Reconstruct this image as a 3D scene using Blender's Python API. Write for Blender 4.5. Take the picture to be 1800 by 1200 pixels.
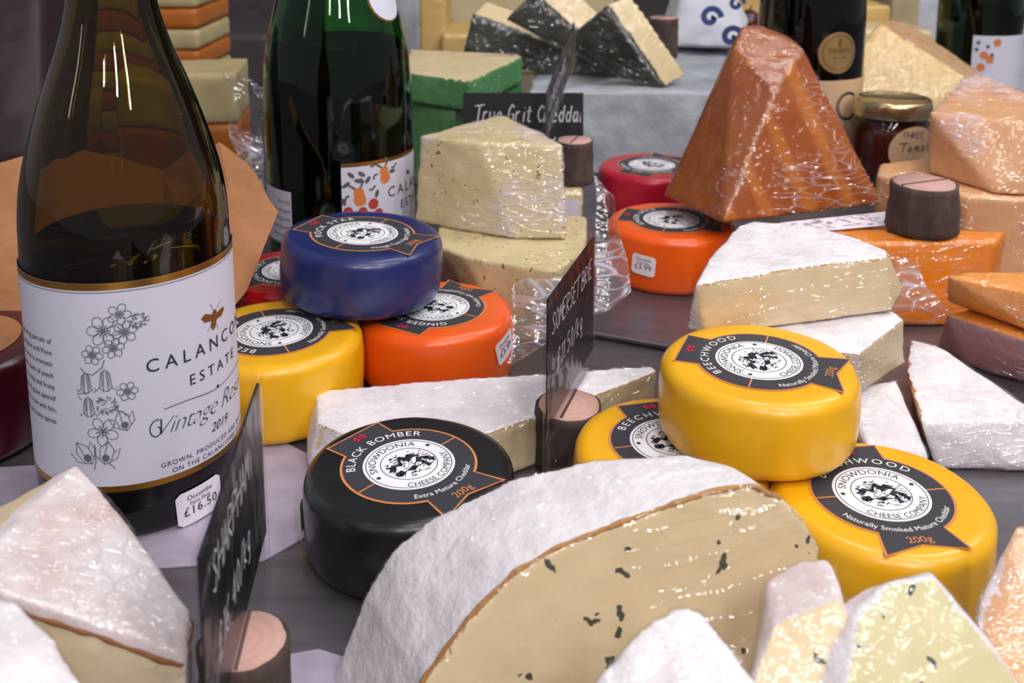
import bpy, bmesh, math, random
from mathutils import Vector, noise, Matrix, Euler
from mathutils.bvhtree import BVHTree
random.seed(7)
for o in list(bpy.data.objects): bpy.data.objects.remove(o)
SC = bpy.context.scene; COL = SC.collection
# ---------------------------------------------------------------- camera (shifted lens: the photo is a crop with upright verticals)
F, U0, V0, PITCH, CAMH = 1800.0, 900.0, 127.0, math.radians(10), 0.24
cd = bpy.data.cameras.new('camera'); cam = bpy.data.objects.new('camera', cd); COL.objects.link(cam)
cam.location = (0, 0, CAMH); cam.rotation_euler = (math.radians(90) - PITCH, 0, 0)
cd.sensor_width = 36; cd.lens = 36 * F / 1800; cd.shift_y = -(600 - V0) / 1800
cd.clip_start = 0.01; cd.clip_end = 50
cd.dof.use_dof = True; cd.dof.focus_distance = 0.42; cd.dof.aperture_fstop = 18
SC.camera = cam
# ---------------------------------------------------------------- world, lamps, exposure
w = bpy.data.worlds.new('world'); SC.world = w; w.use_nodes = True
w.node_tree.nodes['Background'].inputs[0].default_value = (0.80, 0.78, 0.86, 1)
w.node_tree.nodes['Background'].inputs[1].default_value = 0.30
def area(name, loc, target, sx, sy, power, col=(1, 0.97, 0.95)):
    l = bpy.data.lights.new(name, 'AREA'); l.shape = 'RECTANGLE'; l.size = sx; l.size_y = sy; l.energy = power; l.color = col
    o = bpy.data.objects.new(name, l); COL.objects.link(o); o.location = loc
    o.rotation_euler = (Vector(target) - Vector(loc)).to_track_quat('-Z', 'Y').to_euler()
for lx, ly, pw in ((-0.15, -0.80, 3.4), (0.35, -0.80, 6.4), (0.85, -0.75, 5.0), (0.05, 0.0, 1.6), (0.45, 0.05, 2.6), (0.95, 0.1, 2.6), (0.2, 0.8, 2.0), (0.7, 0.85, 3.0), (1.2, 0.9, 2.6)):
    area('strip_lamp', (lx, ly, 1.15), (lx * .5 + .05, ly * .3 + .38, 0), 0.07, 0.55, pw)
area('strip_lamp', (-0.85, -0.15, 0.95), (-0.1, 0.4, 0.1), 0.04, 1.1, 1.0)  # added lamp, low on the left, to give the tall bottle a long streak
SC.view_settings.view_transform = 'Standard'; SC.view_settings.look = 'None'
SC.view_settings.exposure = -0.05; SC.view_settings.gamma = 1
# ---------------------------------------------------------------- pixel helpers
cp, sp = math.cos(PITCH), math.sin(PITCH)
def ray(u, v):
    a, b = (u - U0) / F, (V0 - v) / F
    return Vector((a, cp + b * sp, -sp + b * cp))
def G(u, v, z=0.0):
    d = ray(u, v); t = (z - CAMH) / d.z
    return Vector((0, 0, CAMH)) + d * t
def D(u, v, Y):                      # point on the pixel's ray about Y metres away from the camera foot
    d = ray(u, v); y = Y * ((v + 190) / 1800.0) / max(1e-6, -d.z / d.y)
    return Vector((0, 0, CAMH)) + d * (y / d.y)
# ---------------------------------------------------------------- materials
MATS = {}
def lin(c):
    return tuple((x / 12.92 if x <= 0.04045 else ((x + 0.055) / 1.055) ** 2.4) for x in c)
def rgb(h): return lin((int(h[0:2], 16) / 255, int(h[2:4], 16) / 255, int(h[4:6], 16) / 255))
class NT:
    def __init__(s, name):
        s.m = bpy.data.materials.new(name); s.m.use_nodes = True; s.t = s.m.node_tree
        s.b = s.t.nodes['Principled BSDF']; s.out = s.t.nodes['Material Output']
        s.tc = s.t.nodes.new('ShaderNodeTexCoord')
    def n(s, typ, **kw):
        x = s.t.nodes.new(typ)
        for k, v in kw.items():
            if k in x.inputs.keys(): x.inputs[k].default_value = v
            else: setattr(x, k, v)
        return x
    def l(s, a, b): s.t.links.new(a, b)
    def noise(s, scale, detail=4, stretch=None, rough=0.6):
        x = s.n('ShaderNodeTexNoise', Scale=scale, Detail=detail, Roughness=rough)
        if stretch:
            mp = s.n('ShaderNodeMapping'); mp.inputs['Scale'].default_value = stretch
            s.l(s.tc.outputs['Object'], mp.inputs[0]); s.l(mp.outputs[0], x.inputs['Vector'])
        else: s.l(s.tc.outputs['Object'], x.inputs['Vector'])
        return x.outputs['Fac']
    def ramp(s, fac, stops):
        r = s.n('ShaderNodeValToRGB'); el = r.color_ramp.elements
        while len(el) < len(stops): el.new(0.5)
        for e, (p, c) in zip(el, stops): e.position = p; e.color = (*c, 1) if len(c) == 3 else c
        s.l(fac, r.inputs[0]); return r.outputs[0]
    def mix(s, fac, a, b):
        x = s.n('ShaderNodeMix', data_type='RGBA')
        if isinstance(fac, float): x.inputs[0].default_value = fac
        else: s.l(fac, x.inputs[0])
        for i, q in ((6, a), (7, b)):
            if isinstance(q, tuple): x.inputs[i].default_value = (*q, 1)
            else: s.l(q, x.inputs[i])
        return x.outputs[2]
    def bump(s, h, strength, dist=0.001):
        x = s.n('ShaderNodeBump', Strength=strength, Distance=dist); s.l(h, x.inputs['Height']); s.l(x.outputs[0], s.b.inputs['Normal']); return x
    def set(s, **kw):
        for k, v in kw.items():
            s.b.inputs[k.replace('_', ' ')].default_value = (*v, 1) if isinstance(v, tuple) and len(v) == 3 and 'Radius' not in k else v
        return s
def plain(name, c, rough=0.5, spec=0.4, metal=0.0, coat=0.0):
    if name in MATS: return MATS[name]
    q = NT(name); q.set(Base_Color=rgb(c), Roughness=rough, Metallic=metal, Coat_Weight=coat); q.b.inputs['Specular IOR Level'].default_value = spec
    MATS[name] = q.m; return q.m
def wax(name, c, c2):
    q = NT(name); f = q.noise(35, 3)
    q.l(q.ramp(f, [(0.3, rgb(c)), (0.75, rgb(c2))]), q.b.inputs['Base Color'])
    q.set(Roughness=0.32, Coat_Weight=0.25, Coat_Roughness=0.2)
    q.bump(q.noise(90, 4), 0.25, 0.0008); MATS[name] = q.m; return q.m
def paste(name, c, c2, speck=None, speckscale=110, thr=0.17, rough=0.45, grain=120, stripes=None):
    q = NT(name); f = q.noise(30, 4)
    col = q.ramp(f, [(0.3, rgb(c)), (0.7, rgb(c2))])
    if stripes:
        wv = q.n('ShaderNodeTexWave', Scale=stripes[1], Distortion=1.5, Detail=2.0, bands_direction='X')
        mp = q.n('ShaderNodeMapping'); mp.inputs['Rotation'].default_value = stripes[2]
        q.l(q.tc.outputs['Object'], mp.inputs[0]); q.l(mp.outputs[0], wv.inputs['Vector'])
        fac = q.ramp(wv.outputs['Fac'], [(0.62, (0, 0, 0)), (0.95, (0.5, 0.5, 0.5))]); col = q.mix(fac, col, rgb(stripes[0]))
    if speck:
        vo = q.n('ShaderNodeTexVoronoi', Scale=speckscale); 
        wob = q.n('ShaderNodeTexNoise', Scale=160.0, Detail=2.0); q.l(q.tc.outputs['Object'], wob.inputs['Vector'])
        ad = q.n('ShaderNodeVectorMath', operation='MULTIPLY_ADD'); ad.inputs[1].default_value = (0.012,) * 3
        q.l(wob.outputs['Color'], ad.inputs[0]); q.l(q.tc.outputs['Object'], ad.inputs[2]); q.l(ad.outputs[0], vo.inputs['Vector'])
        sz = q.noise(60, 2)
        m1 = q.n('ShaderNodeMath', operation='MULTIPLY'); q.l(sz, m1.inputs[0]); m1.inputs[1].default_value = thr * 2
        lt = q.n('ShaderNodeMath', operation='LESS_THAN'); q.l(vo.outputs['Distance'], lt.inputs[0]); q.l(m1.outputs[0], lt.inputs[1])
        sel = q.n('ShaderNodeSeparateColor'); q.l(vo.outputs['Color'], sel.inputs[0])
        gt = q.n('ShaderNodeMath', operation='GREATER_THAN'); q.l(sel.outputs[0], gt.inputs[0]); gt.inputs[1].default_value = 0.40
        mu = q.n('ShaderNodeMath', operation='MULTIPLY'); q.l(lt.outputs[0], mu.inputs[0]); q.l(gt.outputs[0], mu.inputs[1])
        col = q.mix(mu.outputs[0], col, rgb(speck))
    q.l(col, q.b.inputs['Base Color'])
    q.set(Roughness=rough)
    q.bump(q.noise(grain, 3), 0.15, 0.0005); MATS[name] = q.m; return q.m
def rind(name, c, c2, c3=None, scale=40, bump=0.6):
    q = NT(name); f = q.noise(scale, 5, rough=0.7)
    st = [(0.3, rgb(c2)), (0.55, rgb(c))]
    if c3: st = [(0.24, rgb(c3))] + [(0.36, rgb(c2)), (0.55, rgb(c))]
    q.l(q.ramp(f, st), q.b.inputs['Base Color']); q.set(Roughness=0.6)
    q.bump(q.noise(scale * 5, 3), bump, 0.0012); MATS[name] = q.m; return q.m
def film(name, base=0.02, crease=0.5, scale=60, tint='F4EEFA', haze=0.05, patch=0.0):
    """stretched cling film: clear, glossy, with sharp creases that scatter a little light"""
    q = NT(name); q.t.nodes.remove(q.b)
    tr = q.n('ShaderNodeBsdfTransparent'); tr.inputs[0].default_value = (0.985, 0.98, 0.985, 1)
    gl = q.n('ShaderNodeBsdfGlossy', Roughness=0.10); gl.inputs[0].default_value = (1, 1, 1, 1)
    df = q.n('ShaderNodeBsdfDiffuse'); df.inputs[0].default_value = (*rgb(tint), 1)
    wob = q.n('ShaderNodeTexNoise', Scale=scale * .5, Detail=1.0); q.l(q.tc.outputs['Object'], wob.inputs['Vector'])
    ad = q.n('ShaderNodeVectorMath', operation='MULTIPLY_ADD'); ad.inputs[1].default_value = (1.1 / scale,) * 3
    q.l(wob.outputs['Color'], ad.inputs[0]); q.l(q.tc.outputs['Object'], ad.inputs[2])
    mp = q.n('ShaderNodeMapping'); mp.inputs['Scale'].default_value = (0.45, 1.0, 2.6); mp.inputs['Rotation'].default_value = (0.5, 0.5, 0.6)
    q.l(ad.outputs[0], mp.inputs[0])
    cs = []
    for k, wd in ((1.5, .09),):
        vo = q.n('ShaderNodeTexVoronoi', Scale=scale * k, feature='DISTANCE_TO_EDGE'); q.l(mp.outputs[0], vo.inputs['Vector'])
        cs.append(q.ramp(vo.outputs['Distance'], [(0.0, (1, 1, 1)), (wd, (0, 0, 0))]))
    n2 = q.noise(scale * .3, 1); pt = q.ramp(n2, [(0.46, (0, 0, 0)), (0.62, (1, 1, 1))])
    mx = q.n('ShaderNodeMath', operation='MAXIMUM'); q.l(cs[0], mx.inputs[0]); mx.inputs[1].default_value = 0.0
    cr = q.n('ShaderNodeMath', operation='MULTIPLY'); q.l(mx.outputs[0], cr.inputs[0]); q.l(pt, cr.inputs[1])
    n1 = q.noise(scale * 1.6, 2, (1, 2.2, 1.2), 0.6)
    hs = q.n('ShaderNodeMath', operation='MULTIPLY_ADD'); q.l(cr.outputs[0], hs.inputs[0]); hs.inputs[1].default_value = 0.6; q.l(n1, hs.inputs[2])
    bp = q.n('ShaderNodeBump', Strength=1.0, Distance=0.0032); q.l(hs.outputs[0], bp.inputs['Height']); q.l(bp.outputs[0], gl.inputs['Normal'])
    g = q.n('ShaderNodeMath', operation='MULTIPLY_ADD', use_clamp=True); q.l(cr.outputs[0], g.inputs[0]); g.inputs[1].default_value = crease; g.inputs[2].default_value = base + .03
    m1 = q.n('ShaderNodeMixShader'); q.l(g.outputs[0], m1.inputs[0]); q.l(tr.outputs[0], m1.inputs[1]); q.l(gl.outputs[0], m1.inputs[2])
    h1 = q.n('ShaderNodeMath', operation='MULTIPLY'); q.l(cr.outputs[0], h1.inputs[0]); h1.inputs[1].default_value = haze * 2
    h2 = q.n('ShaderNodeMath', operation='MULTIPLY_ADD', use_clamp=True); q.l(pt, h2.inputs[0]); h2.inputs[1].default_value = patch; q.l(h1.outputs[0], h2.inputs[2])
    m2 = q.n('ShaderNodeMixShader'); q.l(h2.outputs[0], m2.inputs[0]); q.l(m1.outputs[0], m2.inputs[1]); q.l(df.outputs[0], m2.inputs[2])
    q.l(m2.outputs[0], q.out.inputs[0]); MATS[name] = q.m; return q.m
def glass(name, c, rough=0.0, absorb=None):
    q = NT(name)
    if absorb:
        va = q.n('ShaderNodeVolumeAbsorption', Density=absorb[0]); va.inputs[0].default_value = (*absorb[1], 1); q.l(va.outputs[0], q.out.inputs['Volume'])
    q.set(Base_Color=rgb(c), Roughness=rough, Transmission_Weight=1.0, IOR=1.5); MATS[name] = q.m; return q.m

wax('wax_yellow', 'EEAE0C', 'F4B918'); wax('wax_orange', 'F0560A', 'F7640E'); wax('wax_navy', '1B2358', '28336E')
wax('wax_red', 'A80A14', 'B8101C'); wax('wax_pink', 'B80F34', 'C8183E'); wax('wax_black', '0C0D0F', '16171A'); wax('wax_burgundy', '3A0616', '4A0A1E')
rind('rind_white', 'F4F0F3', 'E2DAE0', 'D2C0BC', 34, 0.95); rind('rind_pinkish', 'F0E8EA', 'DCC8C6', 'C9A898', 26)
paste('rind_black', '1E221B', '30342C', 'C4C4B8', 130, .13); rind('rind_brown', '8A5426', '9C6434', '6A3C18', 60, 0.5); rind('rind_tan', 'B98648', 'A87438', 'D8BC90', 90, 0.6)
rind('rind_edge', 'C9A57C', 'B98B5A', 'E8D4BC', 120, 0.6); rind('wax_green', '4C9052', '5E9E64', None, 30, 0.2)
rind('rind_mauve', 'B88484', 'AC7878', 'A06C68', 40, 0.3)
paste('paste_brie', 'EAD7B4', 'E2CCA2'); paste('paste_herb', 'F0DAB0', 'E8CFA0', '4E4C3E', 110, 0.20)
paste('paste_blue', 'E2D8AC', 'D6CC98', '3E464A', 105, 0.17); paste('paste_garlic', 'DCCB9E', 'D2BE8E', '6E6440', 240, 0.17)
paste('paste_cream', 'EBD8AE', 'E4CC9C'); paste('paste_yellow', 'E2BF7A', 'D8B26A'); paste('paste_orange', 'EE8E1E', 'E4800F')
paste('paste_orange_pale', 'EFA047', 'E8923A'); paste('paste_peach', 'E8B483', 'DEA36E'); paste('paste_pale', 'D9C7A0', 'CDB88C')
paste('paste_smoked', 'A8540E', '944606', None, rough=0.35, stripes=('CC7C24', 16.0, (0.0, 0.5, 0.3)))
paste('paste_smoked_rind', 'A45A22', '904612', '4E2208', 160, 0.10, rough=0.35)
paste('layer_orange', 'B86A24', 'AA5C18'); paste('layer_cream', 'C0AE84', 'B4A074')
film('film', 0.035, 0.16, 62, 'F8F2F6', 0.09, 0.0); film('film_heavy', 0.05, 0.30, 66, 'F2E6F6', 0.20, 0.16); film('film_soft', 0.03, 0.05, 50, 'F8F4FA', 0.015); film('bag_film', 0.07, 0.4, 42, 'ECE6F6', 0.2, 0.05)
film('sleeve', 0.05, 0.05, 14, 'E8E4F4', 0.01)
glass('glass_olive', 'F4F2E8', 0, (1250, (.80, .755, 0.1))); glass('glass_green', 'ECF4EC', 0, (620, (0.0, .62, .08))); glass('glass_dark', 'E8E8E0', 0, (700, (.15, .12, .05))); glass('glass_clear', 'F4F6F4')
glass('wine', '2A1604')
plain('label_dark', '3A3A42', 0.5); plain('label_orange', 'D98A55', 0.45); plain('label_white', 'F2F1F6', 0.5); plain('ink', '26283A', 0.6)
plain('ink_grey', '6A6876', 0.7); plain('print_white', 'F0EEEE', 0.6); plain('print_red', 'D8203C', 0.5); plain('sticker', 'F0E6F2', 0.5)
plain('label_paper', 'D9D6E6', 0.55); plain('gold', 'C08A3C', 0.28, 0.5, 0.9); plain('medal_gold', 'CDB078', 0.35, 0.5, 0.8); plain('bee', '8A5A20', 0.45, 0.5, 0.4)
plain('fruit', 'D98048', 0.5); plain('berry', 'B8423E', 0.5); plain('leaf_print', '5C5A5E', 0.6)
plain('slate', '1B1A22', 0.35); plain('chalk', 'C9C6D0', 0.8); plain('foil_black', '0B0B0C', 0.3); plain('liquid_dark', '0A0604', 0.1)
plain('dark_plastic', '302226', 0.42, 0.25); plain('crate', '4A4346', 0.4); plain('preserve', '5A1208', 0.2)
plain('lid', 'CDB58A', 0.25, 0.5, 0.95); plain('blue_print', '46588C', 0.6); plain('jar_label', 'D8B490', 0.6)
def barkmat():
    q = NT('bark'); f = q.noise(60, 8, (1, 1, 0.35), 0.7)
    q.l(q.ramp(f, [(0.3, rgb('2E2422')), (0.55, rgb('4E3E3A')), (0.8, rgb('7C6860'))]), q.b.inputs['Base Color']); q.set(Roughness=0.85)
    q.bump(f, 0.9, 0.002); MATS['bark'] = q.m
    q = NT('cut_wood'); wv = q.n('ShaderNodeTexWave', wave_type='RINGS', rings_direction='Z', Scale=90.0, Distortion=2.0)
    q.l(q.tc.outputs['Object'], wv.inputs['Vector'])
    q.l(q.ramp(wv.outputs['Fac'], [(0.0, rgb('C9A096')), (1.0, rgb('C49A8F'))]), q.b.inputs['Base Color']); q.set(Roughness=0.7); MATS['cut_wood'] = q.m
    q = NT('kraft'); f = q.noise(40, 6); q.l(q.ramp(f, [(0.3, rgb('9C6840')), (0.7, rgb('B47C52'))]), q.b.inputs['Base Color']); q.set(Roughness=0.8)
    q.bump(q.noise(70, 5), 0.4, 0.001); MATS['kraft'] = q.m
    q = NT('steel'); f = q.noise(12, 6, (1, 8, 1)); q.l(q.ramp(f, [(0.3, rgb('6E6A72')), (0.7, rgb('86828A'))]), q.b.inputs['Base Color'])
    q.set(Roughness=0.34, Metallic=0.7); q.bump(q.noise(260, 3), 0.08, 0.0005); MATS['steel'] = q.m
    q = NT('paper_lilac'); f = q.noise(55, 6); q.l(q.ramp(f, [(0.3, rgb('9C90A4')), (0.7, rgb('B2A6BA'))]), q.b.inputs['Base Color']); q.set(Roughness=0.6)
    q.bump(q.noise(80, 6), 0.35, 0.001); MATS['paper_lilac'] = q.m
    q = NT('paper_white'); f = q.noise(30, 6); q.l(q.ramp(f, [(0.3, rgb('C6C8D4')), (0.7, rgb('DADCE6'))]), q.b.inputs['Base Color']); q.set(Roughness=0.55)
    q.bump(q.noise(45, 6), 0.6, 0.003); MATS['paper_white'] = q.m
    q = NT('paper_grey'); f = q.noise(24, 6); q.l(q.ramp(f, [(0.3, rgb('A4A8B2')), (0.7, rgb('BCC2CA'))]), q.b.inputs['Base Color']); q.set(Roughness=0.45)
    q.bump(q.noise(30, 6), 0.8, 0.004); MATS['paper_grey'] = q.m
barkmat()
# ---------------------------------------------------------------- object helpers
def obj(name, mesh, mat, parent=None, smooth=True):
    o = bpy.data.objects.new(name, mesh); COL.objects.link(o)
    if mat: mesh.materials.append(MATS[mat])
    if smooth:
        for p in mesh.polygons: p.use_smooth = True
    if parent: o.parent = parent
    return o
def tag(o, label, cat, group=None):
    o['label'] = label; o['category'] = cat
    if group: o['group'] = group
    return o
def thing(name, label, cat, loc, group=None):
    o = bpy.data.objects.new(name, None); COL.objects.link(o); o.location = loc; o.empty_display_size = 0.02
    return tag(o, label, cat, group)
def mk(name, verts, faces):
    m = bpy.data.meshes.new(name); m.from_pydata([tuple(v) for v in verts], [], faces); m.update(); return m
def fix(m):
    bm = bmesh.new(); bm.from_mesh(m); bmesh.ops.recalc_face_normals(bm, faces=bm.faces); bm.to_mesh(m); bm.free(); return m
def lathe(name, prof, seg=64, jitter=None, closed=True):
    vs, fs = [], []; n = len(prof)
    for i in range(seg):
        a = 2 * math.pi * i / seg
        for (r, z) in prof:
            p = Vector((r * math.cos(a), r * math.sin(a), z))
            if jitter: p = jitter(p, r)
            vs.append(p)
    for i in range(seg):
        j = (i + 1) % seg
        for k in range(n - 1): fs.append((i * n + k, j * n + k, j * n + k + 1, i * n + k + 1))
    if closed:
        fs.append(tuple(i * n for i in reversed(range(seg)))); fs.append(tuple(i * n + n - 1 for i in range(seg)))
    return fix(mk(name, vs, fs))
def hull_bm(pts, voxel=0.0016, smooth=3, amp=0.0006, scale=60, seed=0, amp2=0.0, scale2=12):
    bm = bmesh.new()
    for p in pts: bm.verts.new(p)
    r = bmesh.ops.convex_hull(bm, input=bm.verts)
    junk = [g for g in r['geom_interior'] if isinstance(g, bmesh.types.BMVert)]
    if junk: bmesh.ops.delete(bm, geom=junk, context='VERTS')
    bmesh.ops.recalc_face_normals(bm, faces=bm.faces)
    me = bpy.data.meshes.new('tmp'); bm.to_mesh(me); bm.free()
    o = bpy.data.objects.new('tmp', me); COL.objects.link(o)
    md = o.modifiers.new('r', 'REMESH'); md.mode = 'VOXEL'; md.voxel_size = voxel
    dg = bpy.context.evaluated_depsgraph_get(); dg.update()
    m2 = bpy.data.meshes.new_from_object(o.evaluated_get(dg))
    bpy.data.objects.remove(o); bpy.data.meshes.remove(me)
    bm = bmesh.new(); bm.from_mesh(m2); bpy.data.meshes.remove(m2)
    for _ in range(smooth): bmesh.ops.smooth_vert(bm, verts=bm.verts, factor=0.5, use_axis_x=True, use_axis_y=True, use_axis_z=True)
    bm.normal_update(); off = Vector((seed * 3.1, seed * 1.7, seed))
    zmin = min(v.co.z for v in bm.verts)
    for v in bm.verts:
        d = amp * noise.fractal(v.co * scale + off, 0.8, 2.0, 3) + amp2 * noise.noise(v.co * scale2 + off)
        if v.co.z - zmin < 0.002: d = min(d, 0) * 0.3
        v.co += v.normal * d
    bm.normal_update(); return bm
def inflate(bm, off, amp, scale, seed, zfloor=None):
    b2 = bm.copy(); b2.normal_update(); s = Vector((seed, seed * 2, 5))
    for v in b2.verts:
        q = v.co * scale + s
        v.co += v.normal * (off + amp * abs(noise.noise(Vector((q.x, q.y * 2.2, q.z * 1.3)))))
        if zfloor is not None and v.co.z < zfloor + 0.0003: v.co.z = zfloor + 0.0003
    return b2
def split(bm, rule):
    out = {}
    for f in bm.faces: out.setdefault(rule(f.calc_center_median(), f.normal), []).append(f)
    res = {}
    for t, fl in out.items():
        idx, vs, fs = {}, [], []
        for f in fl:
            ff = []
            for v in f.verts:
                if v.index not in idx: idx[v.index] = len(vs); vs.append(v.co.copy())
                ff.append(idx[v.index])
            fs.append(ff)
        res[t] = (vs, fs)
    return res
def cheese(name, label, cat, pts, rule, parts, group=None, filmmat=None, voxel=0.0016, smooth=3, amp=0.0006, scale=60, seed=1, famp=0.0012, fscale=45, amp2=0.0, seam_pts=None, seam_r=.0009, seam_mat='rind_brown'):
    """convex cheese; rule(center, normal, noise)->tag; parts: tag -> (part name, material)"""
    bm = hull_bm(pts, voxel, smooth, amp, scale, seed, amp2); bm.verts.index_update()
    zs = min(v.co.z for v in bm.verts); c = sum((v.co for v in bm.verts), Vector()) / len(bm.verts)
    base = Vector((c.x, c.y, zs)); th = thing(name, label, cat, base, group)
    def rl(p, n): return rule(p, n, noise.noise(p * 140 + Vector((seed, 0, 0))))
    for t, (vs, fs) in split(bm, rl).items():
        pn, mt = parts[t]; obj(pn, mk(pn, [v - base for v in vs], fs), mt, th)
    if seam_pts:
        tree = BVHTree.FromBMesh(bm); line = []
        for a, b in zip(seam_pts, seam_pts[1:]):
            n_ = max(2, int((b - a).length / .0014)); line += [a.lerp(b, i / n_) for i in range(n_)]
        vs, fs, sg = [], [], 6
        cen = [tree.find_nearest(p + Vector((0, 0, .0006 * noise.noise(p * 160))))[0] for p in line]
        for i, p in enumerate(cen):
            t = (cen[min(i + 1, len(cen) - 1)] - cen[max(i - 1, 0)]).normalized(); u = t.orthogonal().normalized(); w_ = t.cross(u); r_ = seam_r * (1 + .7 * noise.noise(p * 220))
            vs += [p - base + (u * math.cos(k * math.pi / 3) + w_ * math.sin(k * math.pi / 3)) * r_ for k in range(sg)]
        for i in range(len(cen) - 1): fs += [(i * sg + k, i * sg + (k + 1) % sg, (i + 1) * sg + (k + 1) % sg, (i + 1) * sg + k) for k in range(sg)]
        obj('rind_seam', mk('rind_seam', vs, fs), seam_mat, th)
    if filmmat:
        b2 = inflate(bm, 0.0005, famp, fscale, seed, zs); m = bpy.data.meshes.new('cling_film')
        for v in b2.verts: v.co -= base
        b2.to_mesh(m); b2.free(); obj('cling_film', m, filmmat, th)
    bm.free(); return th
def prism(top, bottom): return list(top) + list(bottom)
def down(pts, z=0.0, grow=0.0): return [Vector((p.x, p.y, z)) for p in pts]
# ---- flat print
def text2d(s, size, spacing=1.0, shear=0.0, align='CENTER', thin=0.0):
    cu = bpy.data.curves.new('t', 'FONT'); cu.body = s; cu.size = size; cu.space_character = spacing; cu.shear = shear; cu.align_x = align; cu.offset = thin; cu.resolution_u = 3
    o = bpy.data.objects.new('t', cu); m = bpy.data.meshes.new_from_object(o)
    r = ([(v.co.x, v.co.y) for v in m.vertices], [tuple(p.vertices) for p in m.polygons])
    bpy.data.objects.remove(o); bpy.data.curves.remove(cu); bpy.data.meshes.remove(m); return r
def ribbon(pts, w, closed=False):
    n = len(pts); vs, fs = [], []
    for i, p in enumerate(pts):
        a = pts[(i - 1) % n] if (closed or i > 0) else p; b = pts[(i + 1) % n] if (closed or i < n - 1) else p
        dx, dy = b[0] - a[0], b[1] - a[1]; L = math.hypot(dx, dy) or 1
        nx, ny = -dy / L * w / 2, dx / L * w / 2
        vs += [(p[0] + nx, p[1] + ny), (p[0] - nx, p[1] - ny)]
    for i in range(n if closed else n - 1):
        j = (i + 1) % n; fs.append((2 * i, 2 * i + 1, 2 * j + 1, 2 * j))
    return vs, fs
def disc2(cx, cy, r, n=28, ry=None):
    return [(cx + r * math.cos(2 * math.pi * i / n), cy + (ry or r) * math.sin(2 * math.pi * i / n)) for i in range(n)], [tuple(range(n))]
def ring2(cx, cy, r, w, n=48): return ribbon([(cx + r * math.cos(2 * math.pi * i / n), cy + r * math.sin(2 * math.pi * i / n)) for i in range(n)], w, True)
def poly2(pts): return list(pts), [tuple(range(len(pts)))]
def join2(*ms):
    V, Fs = [], []
    for v, f in ms:
        o = len(V); V += v; Fs += [tuple(i + o for i in q) for q in f]
    return V, Fs
def arc(m, r, a0, top=True):
    v, f = m
    if top: return [((r + y) * math.cos(a0 - x / r), (r + y) * math.sin(a0 - x / r)) for x, y in v], f
    return [((r - y) * math.cos(a0 + x / r), (r - y) * math.sin(a0 + x / r)) for x, y in v], f
def xf(m, dx=0, dy=0, rot=0, s=1.0):
    c, q = math.cos(rot) * s, math.sin(rot) * s
    return [(x * c - y * q + dx, x * q + y * c + dy) for x, y in m[0]], m[1]
def lift(name, m, fn, mat, parent):
    return obj(name, mk(name, [fn(x, y) for x, y in m[0]], m[1]), mat, parent, smooth=False)
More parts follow.
